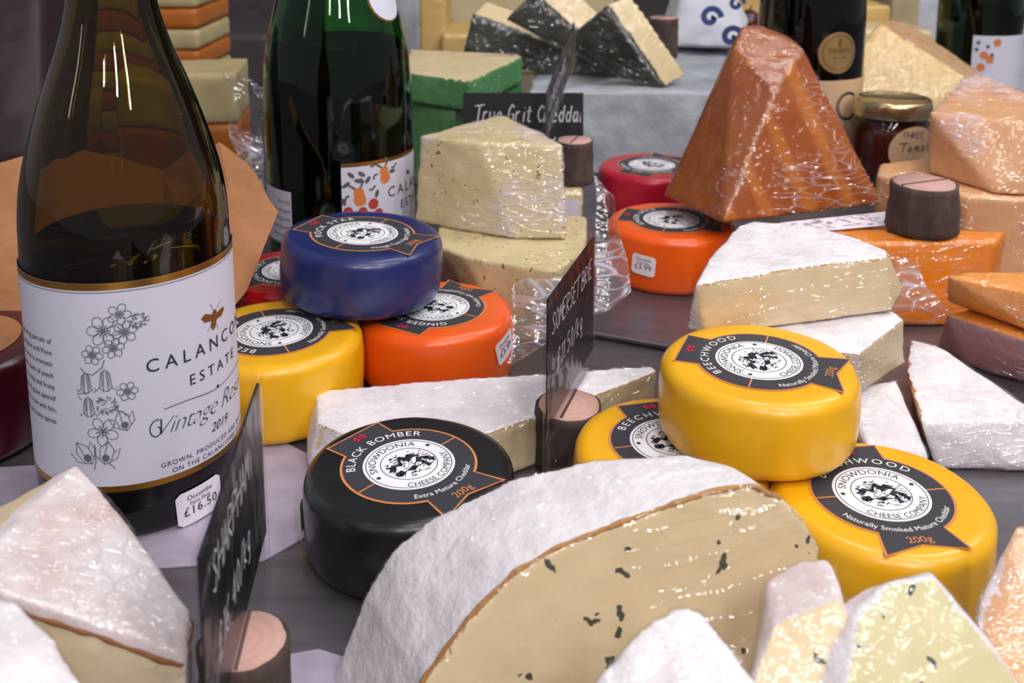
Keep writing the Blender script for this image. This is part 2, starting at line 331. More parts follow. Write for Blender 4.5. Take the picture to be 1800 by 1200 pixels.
# ---- chalk stroke letters on a 4 x 6 grid
ST = {'A': [[(0,0),(2,6),(4,0)],[(1,2.4),(3,2.4)]], 'B': [[(0,0),(0,6),(3,5.4),(3,3.6),(0,3.2),(3.6,2.6),(3.4,.4),(0,0)]], 'C': [[(3.8,5),(2,6),(.3,4),(.3,2),(2,0),(3.8,1)]],
 'D': [[(0,0),(0,6),(3,5),(3.8,3),(3,1),(0,0)]], 'E': [[(3.5,6),(0,6),(0,0),(3.6,0)],[(0,3.2),(2.8,3.2)]], 'F': [[(3.5,6),(0,6),(0,0)],[(0,3.2),(2.6,3.2)]],
 'G': [[(3.6,5.2),(2,6.4),(.4,4.4),(.2,1.6),(1.6,-.4),(3.4,1.2),(3.4,2.8),(2,2.8)]], 'H': [[(0,0),(0,6)],[(4,0),(4,6)],[(0,3),(4,3)]], 'I': [[(1,0),(1,6)]],
 'M': [[(0,0),(.4,6),(2,2),(3.6,6),(4,0)]], 'N': [[(0,0),(0,6),(4,0),(4,6)]], 'O': [[(2,0),(.2,2),(.2,4),(2,6),(3.8,4),(3.8,2),(2,0)]], 'P': [[(0,0),(0,6),(3.4,5.4),(3.4,3.4),(0,3)]],
 'R': [[(0,0),(0,6),(3.4,5.4),(3.4,3.6),(0,3),(3.8,0)]], 'S': [[(3.6,5.2),(2,6),(.4,4.8),(3.4,1.8),(2,0),(.2,.8)]], 'T': [[(-1,5.8),(5,6.3)],[(2,6),(1.6,0)]],
 'r': [[(0.4,0),(0.6,3.8)],[(.6,2.6),(1.8,3.8),(2.8,3.6)]], 'u': [[(0,3.8),(0,1),(1.4,0),(2.8,1),(2.8,3.8),(3,0)]], 'e': [[(.2,2),(3,2.3),(2,3.8),(.4,2.8),(.5,.8),(2,0),(3.2,.8)]],
 'i': [[(1,0),(1.2,3.6)],[(1.2,5),(1.3,5.2)]], 't': [[(1.6,5.6),(1.3,.6),(2.2,0),(3,.5)],[(0,3.8),(3,4)]], 'h': [[(0,0),(.2,6)],[(0,2.4),(1.6,3.8),(2.6,2.6),(2.6,0)]],
 'm': [[(0,0),(0,3.8)],[(0,2.6),(1,3.8),(1.6,2.8),(1.6,0)],[(1.6,2.6),(2.6,3.8),(3.2,2.8),(3.2,0)]], 'o': [[(1.4,0),(.1,1.8),(1.4,3.7),(2.8,1.8),(1.4,0)]], 'd': [[(3,6),(2.8,0)],[(2.8,2.8),(1.2,3.8),(.2,2),(1.2,0),(2.8,1)]], 'a': [[(2.8,3.6),(1,3.6),(.2,1.6),(1.2,0),(2.6,1.2),(2.8,3.6),(3,0)]], 'k': [[(0,0),(0,6)],[(2.6,3.8),(0,1.8),(2.8,0)]],
 'g': [[(2.8,3.6),(1,3.6),(.2,1.8),(1.2,.4),(2.6,1.4),(2.8,3.6),(2.6,-1.6),(.8,-2)]], '£': [[(3.4,5),(2.4,6),(1.2,5),(1.4,2),(.2,0),(3.6,.2)],[(.2,3),(2.8,3)]], '.': [[(1,0),(1.3,.3)]], '/': [[(0,-.6),(3,6.4)]],
 '0': [[(2,0),(.4,2),(.4,4),(2,6),(3.4,4),(3.4,2),(2,0)]], '1': [[(1,4.8),(2,6),(2,0)]], '2': [[(.3,4.8),(2,6),(3.4,4.6),(.2,0),(3.6,0)]], '4': [[(2.8,0),(2.8,6),(.2,2),(3.8,2)]],
 '5': [[(3.4,6),(.6,6),(.4,3.6),(2.4,3.8),(3.4,2),(2,0),(.2,.6)]], '6': [[(3,6),(.8,3.6),(.4,1.4),(2,0),(3.4,1.4),(2.4,3),(.6,2.2)]], ' ': []}
def chalk(s, h, w=0.11, slant=0.12, adv=5.0, sx=1.0):
    ms, x = [], 0.0; k = h / 6
    for ch in s:
        for st in ST.get(ch, ST['O']):
            pts = []
            for a, b in zip(st, st[1:]):
                for i in range(3): t = i / 3; pts.append((a[0] + (b[0] - a[0]) * t, a[1] + (b[1] - a[1]) * t))
            pts.append(st[-1])
            ms.append(ribbon([((x + p[0] * sx + p[1] * slant) * k, p[1] * k) for p in pts], h * w))
        x += (3.0 if ch in 'Ii1. ' else 5.0) * adv / 5.0
    return join2(*ms) if ms else ([], [])
# ================================================================ THE COUNTER
def flat(name, pts, z, th, mat, sub=False):
    n = len(pts); vs = [(p.x, p.y, z) for p in pts] + [(p.x, p.y, z - th) for p in pts]
    fs = [tuple(range(n)), tuple(reversed(range(n, 2 * n)))] + [(i, i + n, (i + 1) % n + n, (i + 1) % n) for i in range(n)]
    return fix(mk(name, vs, fs))
V3 = lambda x, y, z=0: Vector((x, y, z))
o = obj('floor', flat('floor', [V3(-1.6, -0.3), V3(1.6, -0.3), V3(1.6, 2.6), V3(-1.6, 2.6)], -0.0006, 0.03, 'steel'), 'steel', smooth=False); o['kind'] = 'structure'; o['label'] = 'brushed steel shop counter under the cheeses'
o = obj('wall_back', flat('wall_back', [V3(-2.2, 2.6), V3(2.2, 2.6), V3(2.2, 2.66), V3(-2.2, 2.66)], 1.2, 1.25, 'crate'), 'crate', smooth=False); o['kind'] = 'structure'
p = [G(-150, 830), G(95, 815), G(330, 800), G(470, 760), G(545, 800), G(588, 915), G(462, 985), G(250, 1000), G(-150, 1010)]
tag(obj('paper_sheet', flat('paper_sheet', p, 0.0, 0.0005, ''), 'paper_lilac', smooth=False), 'crinkled lilac wrapping paper lying flat under the tall white labelled bottle', 'paper')
p = [G(505, 1150), G(560, 1140), G(640, 1165), G(640, 1300), G(500, 1300)]
tag(obj('paper_sheet', flat('paper_sheet', p, 0.0, 0.0005, ''), 'paper_lilac', smooth=False), 'scrap of lilac paper beside the pale log under the slate sign', 'paper')
def tube(name, pts, r, mat, parent=None, seg=8):
    vs, fs = [], []; n = len(pts)
    for i, p in enumerate(pts):
        t = (pts[min(i + 1, n - 1)] - pts[max(i - 1, 0)]).normalized(); a = t.orthogonal().normalized(); b = t.cross(a)
        for k in range(seg): q = 2 * math.pi * k / seg; vs.append(p + a * math.cos(q) * r + b * math.sin(q) * r)
    for i in range(n - 1):
        for k in range(seg): fs.append((i * seg + k, i * seg + (k + 1) % seg, (i + 1) * seg + (k + 1) % seg, (i + 1) * seg + k))
    fs += [tuple(reversed(range(seg))), tuple(range((n - 1) * seg, n * seg))]
    return obj(name, mk(name, vs, fs), mat, parent)
a, b = G(860, 560), G(1215, 622); dv = (b - a).normalized()
t = thing('steel_tray', 'shallow steel tray with rolled rim behind the long brie', 'tray', (a + b) / 2)
tube('rolled_rim', [a - t.location + V3(0, 0, .002) + dv * (0.02 * i) for i in range(0, int((b - a).length / 0.02) + 3)], 0.0014, 'steel', t)
pp = [a, b + dv * 0.04, b + dv * 0.04 + V3(.02, .10), a + V3(.02, .10)]
obj('tray_base', flat('tray_base', [q - t.location for q in pp], 0.0006, 0.0006, ''), 'steel', t, smooth=False)
# ================================================================ WAXED TRUCKLES
def truckle(label, mat, cpix, ztop, Dm, H, wing, name, sub, group, tilt=(0, 0), pos=None, dirty=1, sticker=None, tagname='waxed_truckle', kraft=False, sidetxt='£3.99'):
    R = Dm / 2
    c = G(cpix[0], cpix[1], ztop) if pos is None else Vector((pos[0], pos[1], ztop))
    base = Vector((c.x, c.y, ztop - H)); th = thing(tagname, label, 'cheese', base, group)
    th.rotation_euler = (math.radians(tilt[0]), math.radians(tilt[1]), 0)
    e = 0.0055; prof = [(0.0001, 0), (R * .5, 0), (R * .82, 0)]
    for i in range(7): q = -math.pi / 2 + i * math.pi / 12; prof.append((R - e + e * math.cos(q), e + e * math.sin(q)))
    for i in range(1, 6): prof.append((R + 0.0006 * math.sin(i / 6 * math.pi), e + (H - 2 * e) * i / 6))
    for i in range(7): q = i * math.pi / 12; prof.append((R - e + e * math.cos(q), H - e + e * math.sin(q)))
    prof += [(R * .8, H), (R * .5, H), (0.0001, H)]
    sd = Vector((base.x * 50, base.y * 50, 3))
    def jit(p, r):
        k = max(0, (r / R - 0.86) / 0.14); n_ = noise.fractal(p * 45 + sd, .8, 2, 3)
        q = p.copy(); d = 0.0006 * k * n_
        q.x += p.x / max(r, 1e-5) * d; q.y += p.y / max(r, 1e-5) * d
        if p.z > H * .6: q.z += 0.0006 * k * noise.noise(p * 60 + sd)
        return q
    obj('wax_coat', lathe('wax_coat', prof, 72, jit), mat, th)
    if kraft: 
        lb = lift('label', poly2([(R*.72*math.cos(a), R*.72*math.sin(a)) for a in [i*math.pi/20 for i in range(40)]]), lambda x, y: (x, y, H + .0003), 'kraft', th)
        lift('emblem', join2(*[ring2(0.016, -0.012, .002 + .0012 * i, .0006, 16) for i in range(4)]), lambda x, y: (x, y, H + .0005), 'ink_grey', lb)
        return th
    wg = G(wing[0], wing[1], ztop); ang = math.atan2(wg.y - c.y, wg.x - c.x) - math.pi / 2      # label's own up = wing direction
    ca, sa = math.cos(ang), math.sin(ang)
    def at(dz): return lambda x, y: ((x * ca - y * sa) * R, (x * sa + y * ca) * R, H + dz)
    def outline(rr, g):
        pts = []
        hw = 0.30 + g; a1 = math.acos(hw / rr)
        n = 22
        pts.append((hw, rr * math.sin(a1))); pts.append((hw + .02, 0.80 + g)); pts.append((-hw - .02, 0.80 + g)); pts.append((-hw, rr * math.sin(a1)))
        for i in range(1, n): q = math.pi - a1 + (2 * a1) * i / n; pts.append((rr * math.cos(q), rr * math.sin(q)))
        pts.append((-hw, -rr * math.sin(a1))); pts.append((-hw - .07 - g * .6, -0.86 - g)); pts.append((0, -0.76 - g)); pts.append((hw + .07 + g * .6, -0.86 - g)); pts.append((hw, -rr * math.sin(a1)))
        for i in range(1, n): q = -a1 + (2 * a1) * i / n; pts.append((rr * math.cos(q), rr * math.sin(q)))
        return pts
    lb = lift('label', poly2(outline(.63, 0.0)), at(.00030), 'label_dark', th)
    lift('label_border', poly2(outline(.655, .02)), at(.00018), 'label_orange', lb)
    for q in (1, -1): lift('divider', poly2([(.44 * q, -.008), (.63 * q, -.008), (.63 * q, .008), (.44 * q, .008)]), at(.00036), 'label_orange', lb)
    lift('emblem_disc', disc2(0, 0, .44, 48), at(.00038), 'label_white', lb)
    t1 = arc(text2d(name, .125, 1.35 if len(name) < 11 else 1.15), .51, math.pi / 2)
    t2 = arc(text2d(sub, .088, 1.0), .585, -math.pi / 2, False)
    lift('product_name', t1, at(.00040), 'print_white', lb); lift('description', t2, at(.00040), 'print_white', lb)
    t3 = arc(text2d('SNOWDONIA', .105, 1.05), .315, math.pi * .55); t4 = arc(text2d('CHEESE COMPANY', .098, 1.0), .395, -math.pi * .42, False)
    dots = join2(disc2(-.36, .03, .022, 12), disc2(.35, .10, .022, 12))
    mtn = [ring2(0, 0, .41, .008), ring2(0, 0, .272, .008)]
    rr = random.Random(5)
    mtn.append(poly2([(-.24, .02), (-.14, .10), (-.08, .06), (0, .17), (.06, .10), (.10, .13), (.17, .03), (.08, .06), (.03, .02), (-.02, .10), (-.07, .01), (-.12, .05), (-.17, -.01)]))
    mtn.append(poly2([(.06, -.03), (.12, .03), (.2, -.02), (.24, -.10), (.2, -.16), (.17, -.06), (.13, -.02), (.14, -.17), (.09, -.18), (.10, -.07)]))
    mtn.append(poly2([(-.22, -.04), (-.13, -.03), (-.12, -.09), (-.19, -.12), (-.23, -.09)])); mtn.append(poly2([(-.10, -.08), (0, -.05), (.03, -.10), (-.04, -.13)]))
    for i in range(110):
        x, y = rr.uniform(-.22, .22), rr.uniform(-.2, .2)
        if x * x + y * y < .056: L = rr.uniform(.02, .055); mtn.append(ribbon([(x, y), (x + L, y + rr.uniform(-.035, .035))], rr.uniform(.006, .013)))
    lift('emblem', join2(t3, t4, dots, *mtn), at(.00046), 'ink', lb)
    lift('crest', join2(ribbon([(-.07, .70), (-.03, .75), (0, .69), (.04, .75), (.07, .71)], .028), ribbon([(-.05, .67), (0, .72), (.06, .67)], .022)), at(.00042), 'print_red', lb)
    lift('weight', xf(text2d('200g', .12, 1.0), 0, -.74, math.pi * 0), at(.00042), 'label_orange', lb)
    if sticker: price_sticker(th, Vector((0, 0, 0)), R + .0011, *sticker, txt=sidetxt)
    return th
def price_sticker(th, ax, R, theta, z, rot, w=0.0155, h=0.0125, txt='£3.99', part='price_sticker'):
    cr, sr = math.cos(rot), math.sin(rot)
    def on(dr):
        def f(x, y):
            X, Y = x * cr - y * sr, x * sr + y * cr; a = theta + X / R
            return (ax.x + (R + dr) * math.cos(a), ax.y + (R + dr) * math.sin(a), ax.z + z + Y)
        return f
    nx = 10; V, Fs = [], []
    for i in range(nx + 1):
        x = -w / 2 + w * i / nx; e = 1 - .22 * (1 if i in (0, nx) else 0)
        V += [(x, -h / 2 * e), (x, h / 2 * e)]
    for i in range(nx): Fs.append((2 * i, 2 * i + 2, 2 * i + 3, 2 * i + 1))
    s = lift(part, (V, Fs), on(.0002), 'sticker', th)
    lift('price', join2(xf(text2d(txt, h * .36, 1.1), 0, -h * .22), xf(text2d('Occombe', h * .2, 1.0), 0, h * .22), xf(text2d('Farm Shop', h * .15, 1.0), 0, h * .06)), on(.00035), 'ink', s)
    return s
GR = 'flat round waxed cheeses with dark banner labels'
truckle('black waxed round cheese reading BLACK BOMBER', 'wax_black', (719, 816), .0310, .0775, .0310, (645, 778), 'BLACK BOMBER', 'Extra Mature Cheddar', GR, sticker=(math.radians(187), .012, 0.2), sidetxt='£4.50')
truckle('yellow waxed round cheese reading BEECHWOOD balanced on two other yellow ones', 'wax_yellow', (1334, 634), .0620, .0750, .0300, (1215, 614), 'BEECHWOOD', 'Naturally Smoked Mature Cheddar', GR)
truckle('yellow waxed round cheese showing its swallow tailed 200g banner behind the herbed half', 'wax_yellow', (1549, 868), .0310, .0755, .0310, (1493, 800), 'BEECHWOOD', 'Naturally Smoked Mature Cheddar', GR)
truckle('yellow waxed round cheese half hidden between the slate sign log and the balanced yellow one', 'wax_yellow', (1184, 776), .0310, .0765, .0310, (1130, 700), 'BEECHWOOD', 'Naturally Smoked Mature Cheddar', GR)
truckle('navy blue waxed round cheese stacked on top of others', 'wax_navy', (632, 410), .0695, .081, .0310, (515, 393), 'ROCK STAR', 'Vintage Cave Aged Cheddar', GR, tilt=(0, 3))
truckle('orange waxed round cheese under the navy blue one', 'wax_orange', (766, 540), .0335, .0775, .0335, (712, 572), 'GINGER SPICE', 'Cheddar with Crystallised Ginger', GR, sticker=(math.radians(-28), .021, .28))
truckle('yellow waxed round cheese tucked behind the tall white labelled bottle', 'wax_yellow', (482, 582), .0370, .0815, .0370, (390, 600), 'BEECHWOOD', 'Naturally Smoked Mature Cheddar', GR)
truckle('dark red waxed round cheese under the navy one beside brown paper', 'wax_red', (514, 474), .0370, .074, .0370, (448, 488), 'BOUNCING BERRY', 'Cheddar with Cranberries', GR)
truckle('orange waxed round cheese with a 3.99 sticker beneath the smoked cheese', 'wax_orange', (1180, 386), .0360, .080, .0360, (1108, 378), 'GINGER SPICE', 'Cheddar with Crystallised Ginger', GR, sticker=(math.radians(-122), .019, -.08))
truckle('crimson waxed round cheese behind the far orange one', 'wax_pink', (1146, 290), .0360, .080, .0360, (1120, 303), 'BOUNCING BERRY', 'Cheddar with Cranberries', GR)
truckle('burgundy waxed round cheese with a kraft paper label left of the bottle', 'wax_burgundy', (0, 0), .044, .084, .044, None, '', '', GR, pos=(-.250, .425), kraft=True)
# ================================================================ BOTTLES
def cyl_hit(u, v, A, R):
    d = ray(u, v); ox, oy = -A.x, -A.y
    a = d.x ** 2 + d.y ** 2; b = 2 * (ox * d.x + oy * d.y); c = ox * ox + oy * oy - R * R; q = b * b - 4 * a * c
    t = (-b - math.sqrt(max(q, 0))) / (2 * a); p = Vector((0, 0, CAMH)) + d * t
    return math.atan2(p.y - A.y, p.x - A.x), p.z
def bottle(label, A, prof, gmat, wine_top, group):
    th = thing('wine_bottle', label, 'bottle', A, group)
    inner = [(max(r - .003, .004), z + (.004 if i == 0 else 0)) for i, (r, z) in enumerate(prof)]
    full = [(0.0003, prof[0][1] + .006)] + [(prof[0][0] * .7, prof[0][1])] + prof + [(prof[-1][0] - .003, prof[-1][1])]
    inn = [(0.0003, .012), (prof[0][0] * .8, .007)] + [(r - .0032, z) for r, z in prof[1:] if z > .008] 
    obj('glass', lathe('glass', full + inn[::-1], 72, None, False), gmat, th)
    lq = [(0.0002, .0125), (prof[0][0] * .78, .0078)] + [(r - .0035, z) for r, z in prof[1:] if .009 < z < wine_top]
    def rad(z):
        for (r0, z0), (r1, z1) in zip(prof, prof[1:]):
            if z0 <= z <= z1: return r0 + (r1 - r0) * (z - z0) / max(1e-6, z1 - z0)
        return prof[-1][0]
    lq += [(rad(wine_top) - .0035, wine_top), (0.0002, wine_top)]
    obj('wine', lathe('wine', lq, 48, None, False), 'wine', th)
    return th
def cylpatch(name, th, R, a0, a1, z0, z1, mat, n=40):
    vs, fs = [], []
    for i in range(n + 1):
        a = a0 + (a1 - a0) * i / n
        vs += [(R * math.cos(a), R * math.sin(a), z0), (R * math.cos(a), R * math.sin(a), z1)]
    for i in range(n): fs.append((2 * i, 2 * i + 2, 2 * i + 3, 2 * i + 1))
    return obj(name, mk(name, vs, fs), mat, th)
def oncyl(R): return lambda x, y: (R * math.cos(x / R), R * math.sin(x / R), y)
# bottle one: burgundy shape, white label
A1 = Vector((-.1515, .386, 0)); R1 = .0393
def zrow(v): return CAMH + (A1.y) / ray(225, v).y * ray(225, v).z
prof1 = [(R1 - .004, 0.0), (R1 - .0012, .002), (R1, .006), (R1, .05), (R1, .100), (R1 - .0002, zrow(430)), (R1 * .985, zrow(360)), (R1 * .94, zrow(300)), (R1 * .84, zrow(235)), (R1 * .685, zrow(150)), (R1 * .53, zrow(80)), (R1 * .425, zrow(15)), (R1 * .37, zrow(-60)), (R1 * .345, zrow(-140)), (R1 * .34, .285), (R1 * .38, .286), (R1 * .38, .300)]
def smoothprof(p, it=2):
    for _ in range(it):
        q = [p[0]]
        for a, b in zip(p, p[1:]): q += [(a[0] * .75 + b[0] * .25, a[1] * .75 + b[1] * .25), (a[0] * .25 + b[0] * .75, a[1] * .25 + b[1] * .75)]
        q.append(p[-1]); p = q
    return p
b1 = bottle('tall amber green wine bottle with white flower and bee label', A1, smoothprof(prof1), 'glass_olive', zrow(405), 'wine bottles among the cheeses')
face1 = math.atan2(-A1.y, -A1.x)
zt, zb = cyl_hit(225, 494, A1, R1)[1], cyl_hit(225, 862, A1, R1)[1]
lab = cylpatch('label', b1, R1 + .0003, face1 - 1.75, face1 + 2.2, zb, zt, 'label_paper', 60)
cylpatch('gold_band', b1, R1 + .0004, face1 - 1.75, face1 + 2.2, zt - .0026, zt, 'gold', 60).parent = lab
cylpatch('gold_band', b1, R1 + .0004, face1 - 1.75, face1 + 2.2, zb, zb + .0024, 'gold', 60).parent = lab
cylpatch('label_line', b1, R1 + .0004, face1 - 1.75, face1 + 2.2, zt - .0036, zt - .0033, 'ink_grey', 60).parent = lab
def S1(u, v):
    a, z = cyl_hit(u, v, A1, R1)
    while a - face1 > math.pi: a -= 2 * math.pi
    while a - face1 < -math.pi: a += 2 * math.pi
    return a * R1, z
def flower(u, v, r, n=5, w=.00028):
    r *= .82; sx, z = S1(u, v); ms = []
    for k in range(n):
        a = 2 * math.pi * k / n + u; cx, cy = sx + r * .6 * math.cos(a), z + r * .6 * math.sin(a)
        ms.append(ribbon([(cx + r * .4 * (math.cos(q) * math.cos(a) - .8 * math.sin(q) * math.sin(a)), cy + r * .4 * (math.cos(q) * math.sin(a) + .8 * math.sin(q) * math.cos(a))) for q in [i * math.pi / 5 for i in range(10)]], w, True))
        ms.append(ribbon([(sx + r * .1 * math.cos(a), z + r * .1 * math.sin(a)), (sx + r * .45 * math.cos(a), z + r * .45 * math.sin(a))], w * 1.3))
    ms.append(disc2(sx, z, r * .16, 10)); return join2(*ms)
def thistle(u, v, r):
    sx, z = S1(u, v); rr = random.Random(u); ms = []
    for k in range(70):
        a = rr.uniform(0, 6.28); q = r * math.sqrt(rr.random()); L = r * .3
        ms.append(ribbon([(sx + q * math.cos(a), z + q * math.sin(a) * .85), (sx + (q + L) * math.cos(a + .2), z + (q + L) * math.sin(a + .2) * .85)], .00025))
    return join2(*ms)
def bell(u, v, r):
    sx, z = S1(u, v); P = lambda l: [(sx + x * r, z + y * r) for x, y in l]
    return join2(*[ribbon(P(l), .0003) for l in ([(0, 1), (-.35, .7), (-.45, 0), (-.5, -.6), (-.8, -.9), (-.9, -.6)], [(0, 1), (.35, .7), (.45, 0), (.5, -.6), (.8, -.9), (.9, -.6)], [(-.1, .9), (-.15, 0), (-.2, -.9)], [(.1, .9), (.15, 0), (.2, -.9)], [(-.5, -.6), (-.2, -.95), (.2, -.95), (.5, -.6)], [(-.25, .8), (-.3, -.5)], [(.25, .8), (.3, -.5)])])
def budd(u, v, r, rot=0):
    sx, z = S1(u, v); return xf(join2(*[ribbon(l, .0003 / r) for l in ([(0, 1), (-.5, .4), (-.4, -.5), (0, -.8), (.4, -.5), (.5, .4), (0, 1)], [(0, 1), (-.1, 0), (0, -.8)], [(-.9, .6), (-.8, -.2), (0, -.8), (.8, -.2), (.9, .6), (.5, .2)])], disc2(0, -.3, .28, 10)), sx, z, rot, r)
def stem(*uv): return ribbon([S1(u, v) for u, v in uv], .00035)
fl = [flower(206, 552, .0052), flower(178, 581, .0072, 6), flower(216, 583, .0055, 6), flower(196, 611, .0048, 6), flower(159, 623, .0048, 6), flower(221, 687, .0046, 6), flower(178, 757, .0070),
      thistle(240, 562, .0030), thistle(184, 711, .0036), bell(148, 672, .0040), bell(182, 668, .0043), bell(153, 714, .0040), budd(214, 740, .0048, .3), budd(147, 797, .0055, .6), budd(184, 797, .0052, -.2),
      stem((180, 632), (176, 645), (160, 658), (148, 655), (138, 645)), stem((150, 690), (133, 690), (140, 702)), stem((200, 720), (212, 722), (220, 730)), stem((165, 812), (163, 825)), stem((188, 812), (200, 822)), stem((165, 785), (166, 812))]
lift('flower_print', join2(*fl), oncyl(R1 + .0005), 'ink_grey', lab)
sc, _ = S1(225, 600); xc = sc + R1 * math.radians(50)
ztx = S1(262, 640)[1]; k = .0062
def T(s, size, dx, z, spacing=1.0, shear=0, thin=0): return xf(text2d(s, size, spacing, shear, 'CENTER', thin), xc + dx, z)
zc = ztx - .003
lt = [T('CALANCOMBE', .0073, .003, zc, 1.5), T('ESTATE', .0060, 0, zc - .0098, 1.5), T('2019', .0050, 0, zc - .0330, 1.0, .35), T('GROWN, PRODUCED AND BOTTLED', .0027, 0, zc - .0388, 1.2), T('ON THE CALANCOMBE ESTATE', .0027, 0, zc - .0420, 1.2), T('SOUTH DEVON', .0027, 0, zc - .0452, 1.2),
      T('Vintage Reserve', .0100, .001, zc - .0258, .92, .45, -.00022), ribbon([(xc - .024 + i * .002, zc - .0158 + .0006 * math.sin(i * .4)) for i in range(25)], .00028), disc2(xc, zc - .0158, .0007, 8)]
lt.append(ribbon([(xc - .0270 + (.0042 - i * .0002) * math.cos(1.2 + i * .42) * .75, zc - .0232 + (.0042 - i * .0002) * math.sin(1.2 + i * .42)) for i in range(16)], .00042))
lift('lettering', join2(*lt), oncyl(R1 + .0005), 'ink', lab)
zbee = zc + .0125
bee = join2(disc2(0, .0018, .0013, 12), disc2(0, -.0018, .0016, 14, .0030), poly2([(.0006, .0012), (.0056, .0032), (.0066, .0020), (.0048, -.0002), (.0012, -.0010)]), poly2([(-.0006, .0012), (-.0056, .0022), (-.0072, .0006), (-.0050, -.0012), (-.0012, -.0010)]), *[ribbon([(sx * .0008, y), (sx * .0034, y + dy)], .0002) for sx in (-1, 1) for y, dy in ((.003, .003), (-.002, -.003))])
lift('bee', xf(bee, xc, zbee, -.2), oncyl(R1 + .00052), 'bee', lab)
bt = []; sx0 = S1(91, 640)[0]
for i, s in enumerate(['A blend of the best growing parcels of', 'Chardonnay, sauvignon and Pinot', 'Noir. The wine is aromatic', 'with a light touch of peach', 'and apple, it is crisp and fruity', 'on the palate. A great aperitif', 'or drink it now with fish,', 'salads and many spices.']):
    m = text2d(s, .0029, 1.0, 0, 'RIGHT'); bt.append(xf(m, sx0, S1(91, 604 + 19.5 * i)[1]))
lift('back_text', join2(*bt), oncyl(R1 + .0005), 'ink', lab)
a_, z_ = cyl_hit(352, 880, A1, R1); price_sticker(b1, Vector((0, 0, 0)), R1 + .0003, a_, z_, .05, .0200, .0140, '£16.50')
# sparkling bottle, green
def champ(R, s=1.0): return smoothprof([(R - .005, 0), (R - .001, .003), (R, .008), (R, .06), (R, .120 * s), (R * .99, .150 * s), (R * .93, .175 * s), (R * .80, .200 * s), (R * .62, .226 * s), (R * .46, .250 * s), (R * .36, .275 * s), (R * .34, .300 * s), (R * .36, .315 * s)])
R2 = .0458; A2 = Vector((-.1085, .628, 0))
b2 = bottle('dark green sparkling wine bottle with fruit patterned label behind navy cheese', A2, champ(R2, .87), 'glass_green', .15, 'wine bottles among the cheeses')
def onA(A, R, u, v):
    a, z = cyl_hit(u, v, A, R); f = math.atan2(-A.y, -A.x)
    while a - f > math.pi: a -= 2 * math.pi
    while a - f < -math.pi: a += 2 * math.pi
    return a, z
a0, z0 = onA(A2, R2, 599, 290); a1 = onA(A2, R2, 722, 270)[0] + .9
lab2 = cylpatch('label', b2, R2 + .0003, a0, a1, .03, z0, 'label_paper'); cylpatch('gold_band', b2, R2 + .0004, a0, a1, z0 - .0016, z0 + .0008, 'gold').parent = lab2
fr, be, lf = [], [], []
for u, v, r in ((674, 306, .0052), (629, 345, .0056)):
    a, z = onA(A2, R2, u, v); x = a * R2; fr += [disc2(x, z + .002, r * .6, 14), disc2(x + .0006, z - .0022, r * .7, 14)]
    for q in range(5): g = rr_ = q * 1.2; lf.append(ribbon([(x, z + .003), (x + r * 1.5 * math.cos(g), z + .003 + r * 1.2 * math.sin(g)), (x + r * 2 * math.cos(g + .3), z + .003 + r * 1.4 * math.sin(g + .3))], .0014))
for u, v, r in ((655, 358, .0034), (636, 372, .0030), (610, 372, .003), (664, 374, .003)): a, z = onA(A2, R2, u, v); be.append(disc2(a * R2, z, r, 14))
for u, v in ((615, 308), (645, 316), (607, 325), (661, 340), (634, 306), (716, 302), (628, 318), (602, 355), (688, 300)):
    a, z = onA(A2, R2, u, v); lf.append(xf(disc2(0, 0, .0026, 10, .0013), a * R2, z, u))
lift('fruit_print', join2(*fr), oncyl(R2 + .0005), 'fruit', lab2); lift('berry_print', join2(*be), oncyl(R2 + .00045), 'berry', lab2); lift('leaf_print', join2(*lf), oncyl(R2 + .00042), 'leaf_print', lab2)
a, z = onA(A2, R2, 680, 347)
lift('lettering', join2(xf(text2d('CALANCOMBE', .0092, 1.4, 0, 'LEFT'), a * R2, z), xf(text2d('ESTATE', .0075, 1.4, 0, 'LEFT'), a * R2 + .011, z - .0095)), oncyl(R2 + .0005), 'ink', lab2)
a0, z0 = onA(A2, R2, 512, 338)
lb3 = cylpatch('back_label', b2, R2 + .0003, a0 - 1.2, a0, .03, z0, 'label_paper')
lift('back_text', join2(*[xf(text2d(s, .0032, 1.0, 0, 'RIGHT'), a0 * R2 - .002, z0 - .008 - .0052 * i) for i, s in enumerate(['75cl 12%', 'apple and pear', 'sparkling wine', 'made by hand', 'on the estate', 'serve chilled', 'in South Devon'])]), oncyl(R2 + .0005), 'ink_grey', lb3)
# neck label oval on the shoulder
a, z = onA(A2, R2 * .78, 676, 4)
def shoulder(z): 
    P = champ(R2, .87)
    for (r0, q0), (r1, q1) in zip(P, P[1:]):
        if q0 <= z <= q1 and q1 > q0: return r0 + (r1 - r0) * (z - q0) / (q1 - q0)
    return R2 * .35
def neckdisc(r, lift_):
    n = 20; vs, fs = [(0, 0)], []
    for k in (0.5, 1.0):
        for i in range(n): vs.append((r * k * math.cos(6.2832 * i / n), r * k * math.sin(6.2832 * i / n)))
    for i in range(n): j = (i + 1) % n; fs += [(0, 1 + i, 1 + j), (1 + i, 1 + n + i, 1 + n + j, 1 + j)]
    return [( (shoulder(.178 + y) + lift_) * math.cos(a + x / .036), (shoulder(.178 + y) + lift_) * math.sin(a + x / .036), .178 + y) for x, y in vs], fs
v_, f_ = neckdisc(.0150, .0006); nl = obj('neck_label', mk('neck_label', v_, f_), 'gold', b2)
v_, f_ = neckdisc(.0138, .0010); obj('neck_label_face', mk('neck_label_face', v_, f_), 'label_paper', nl)
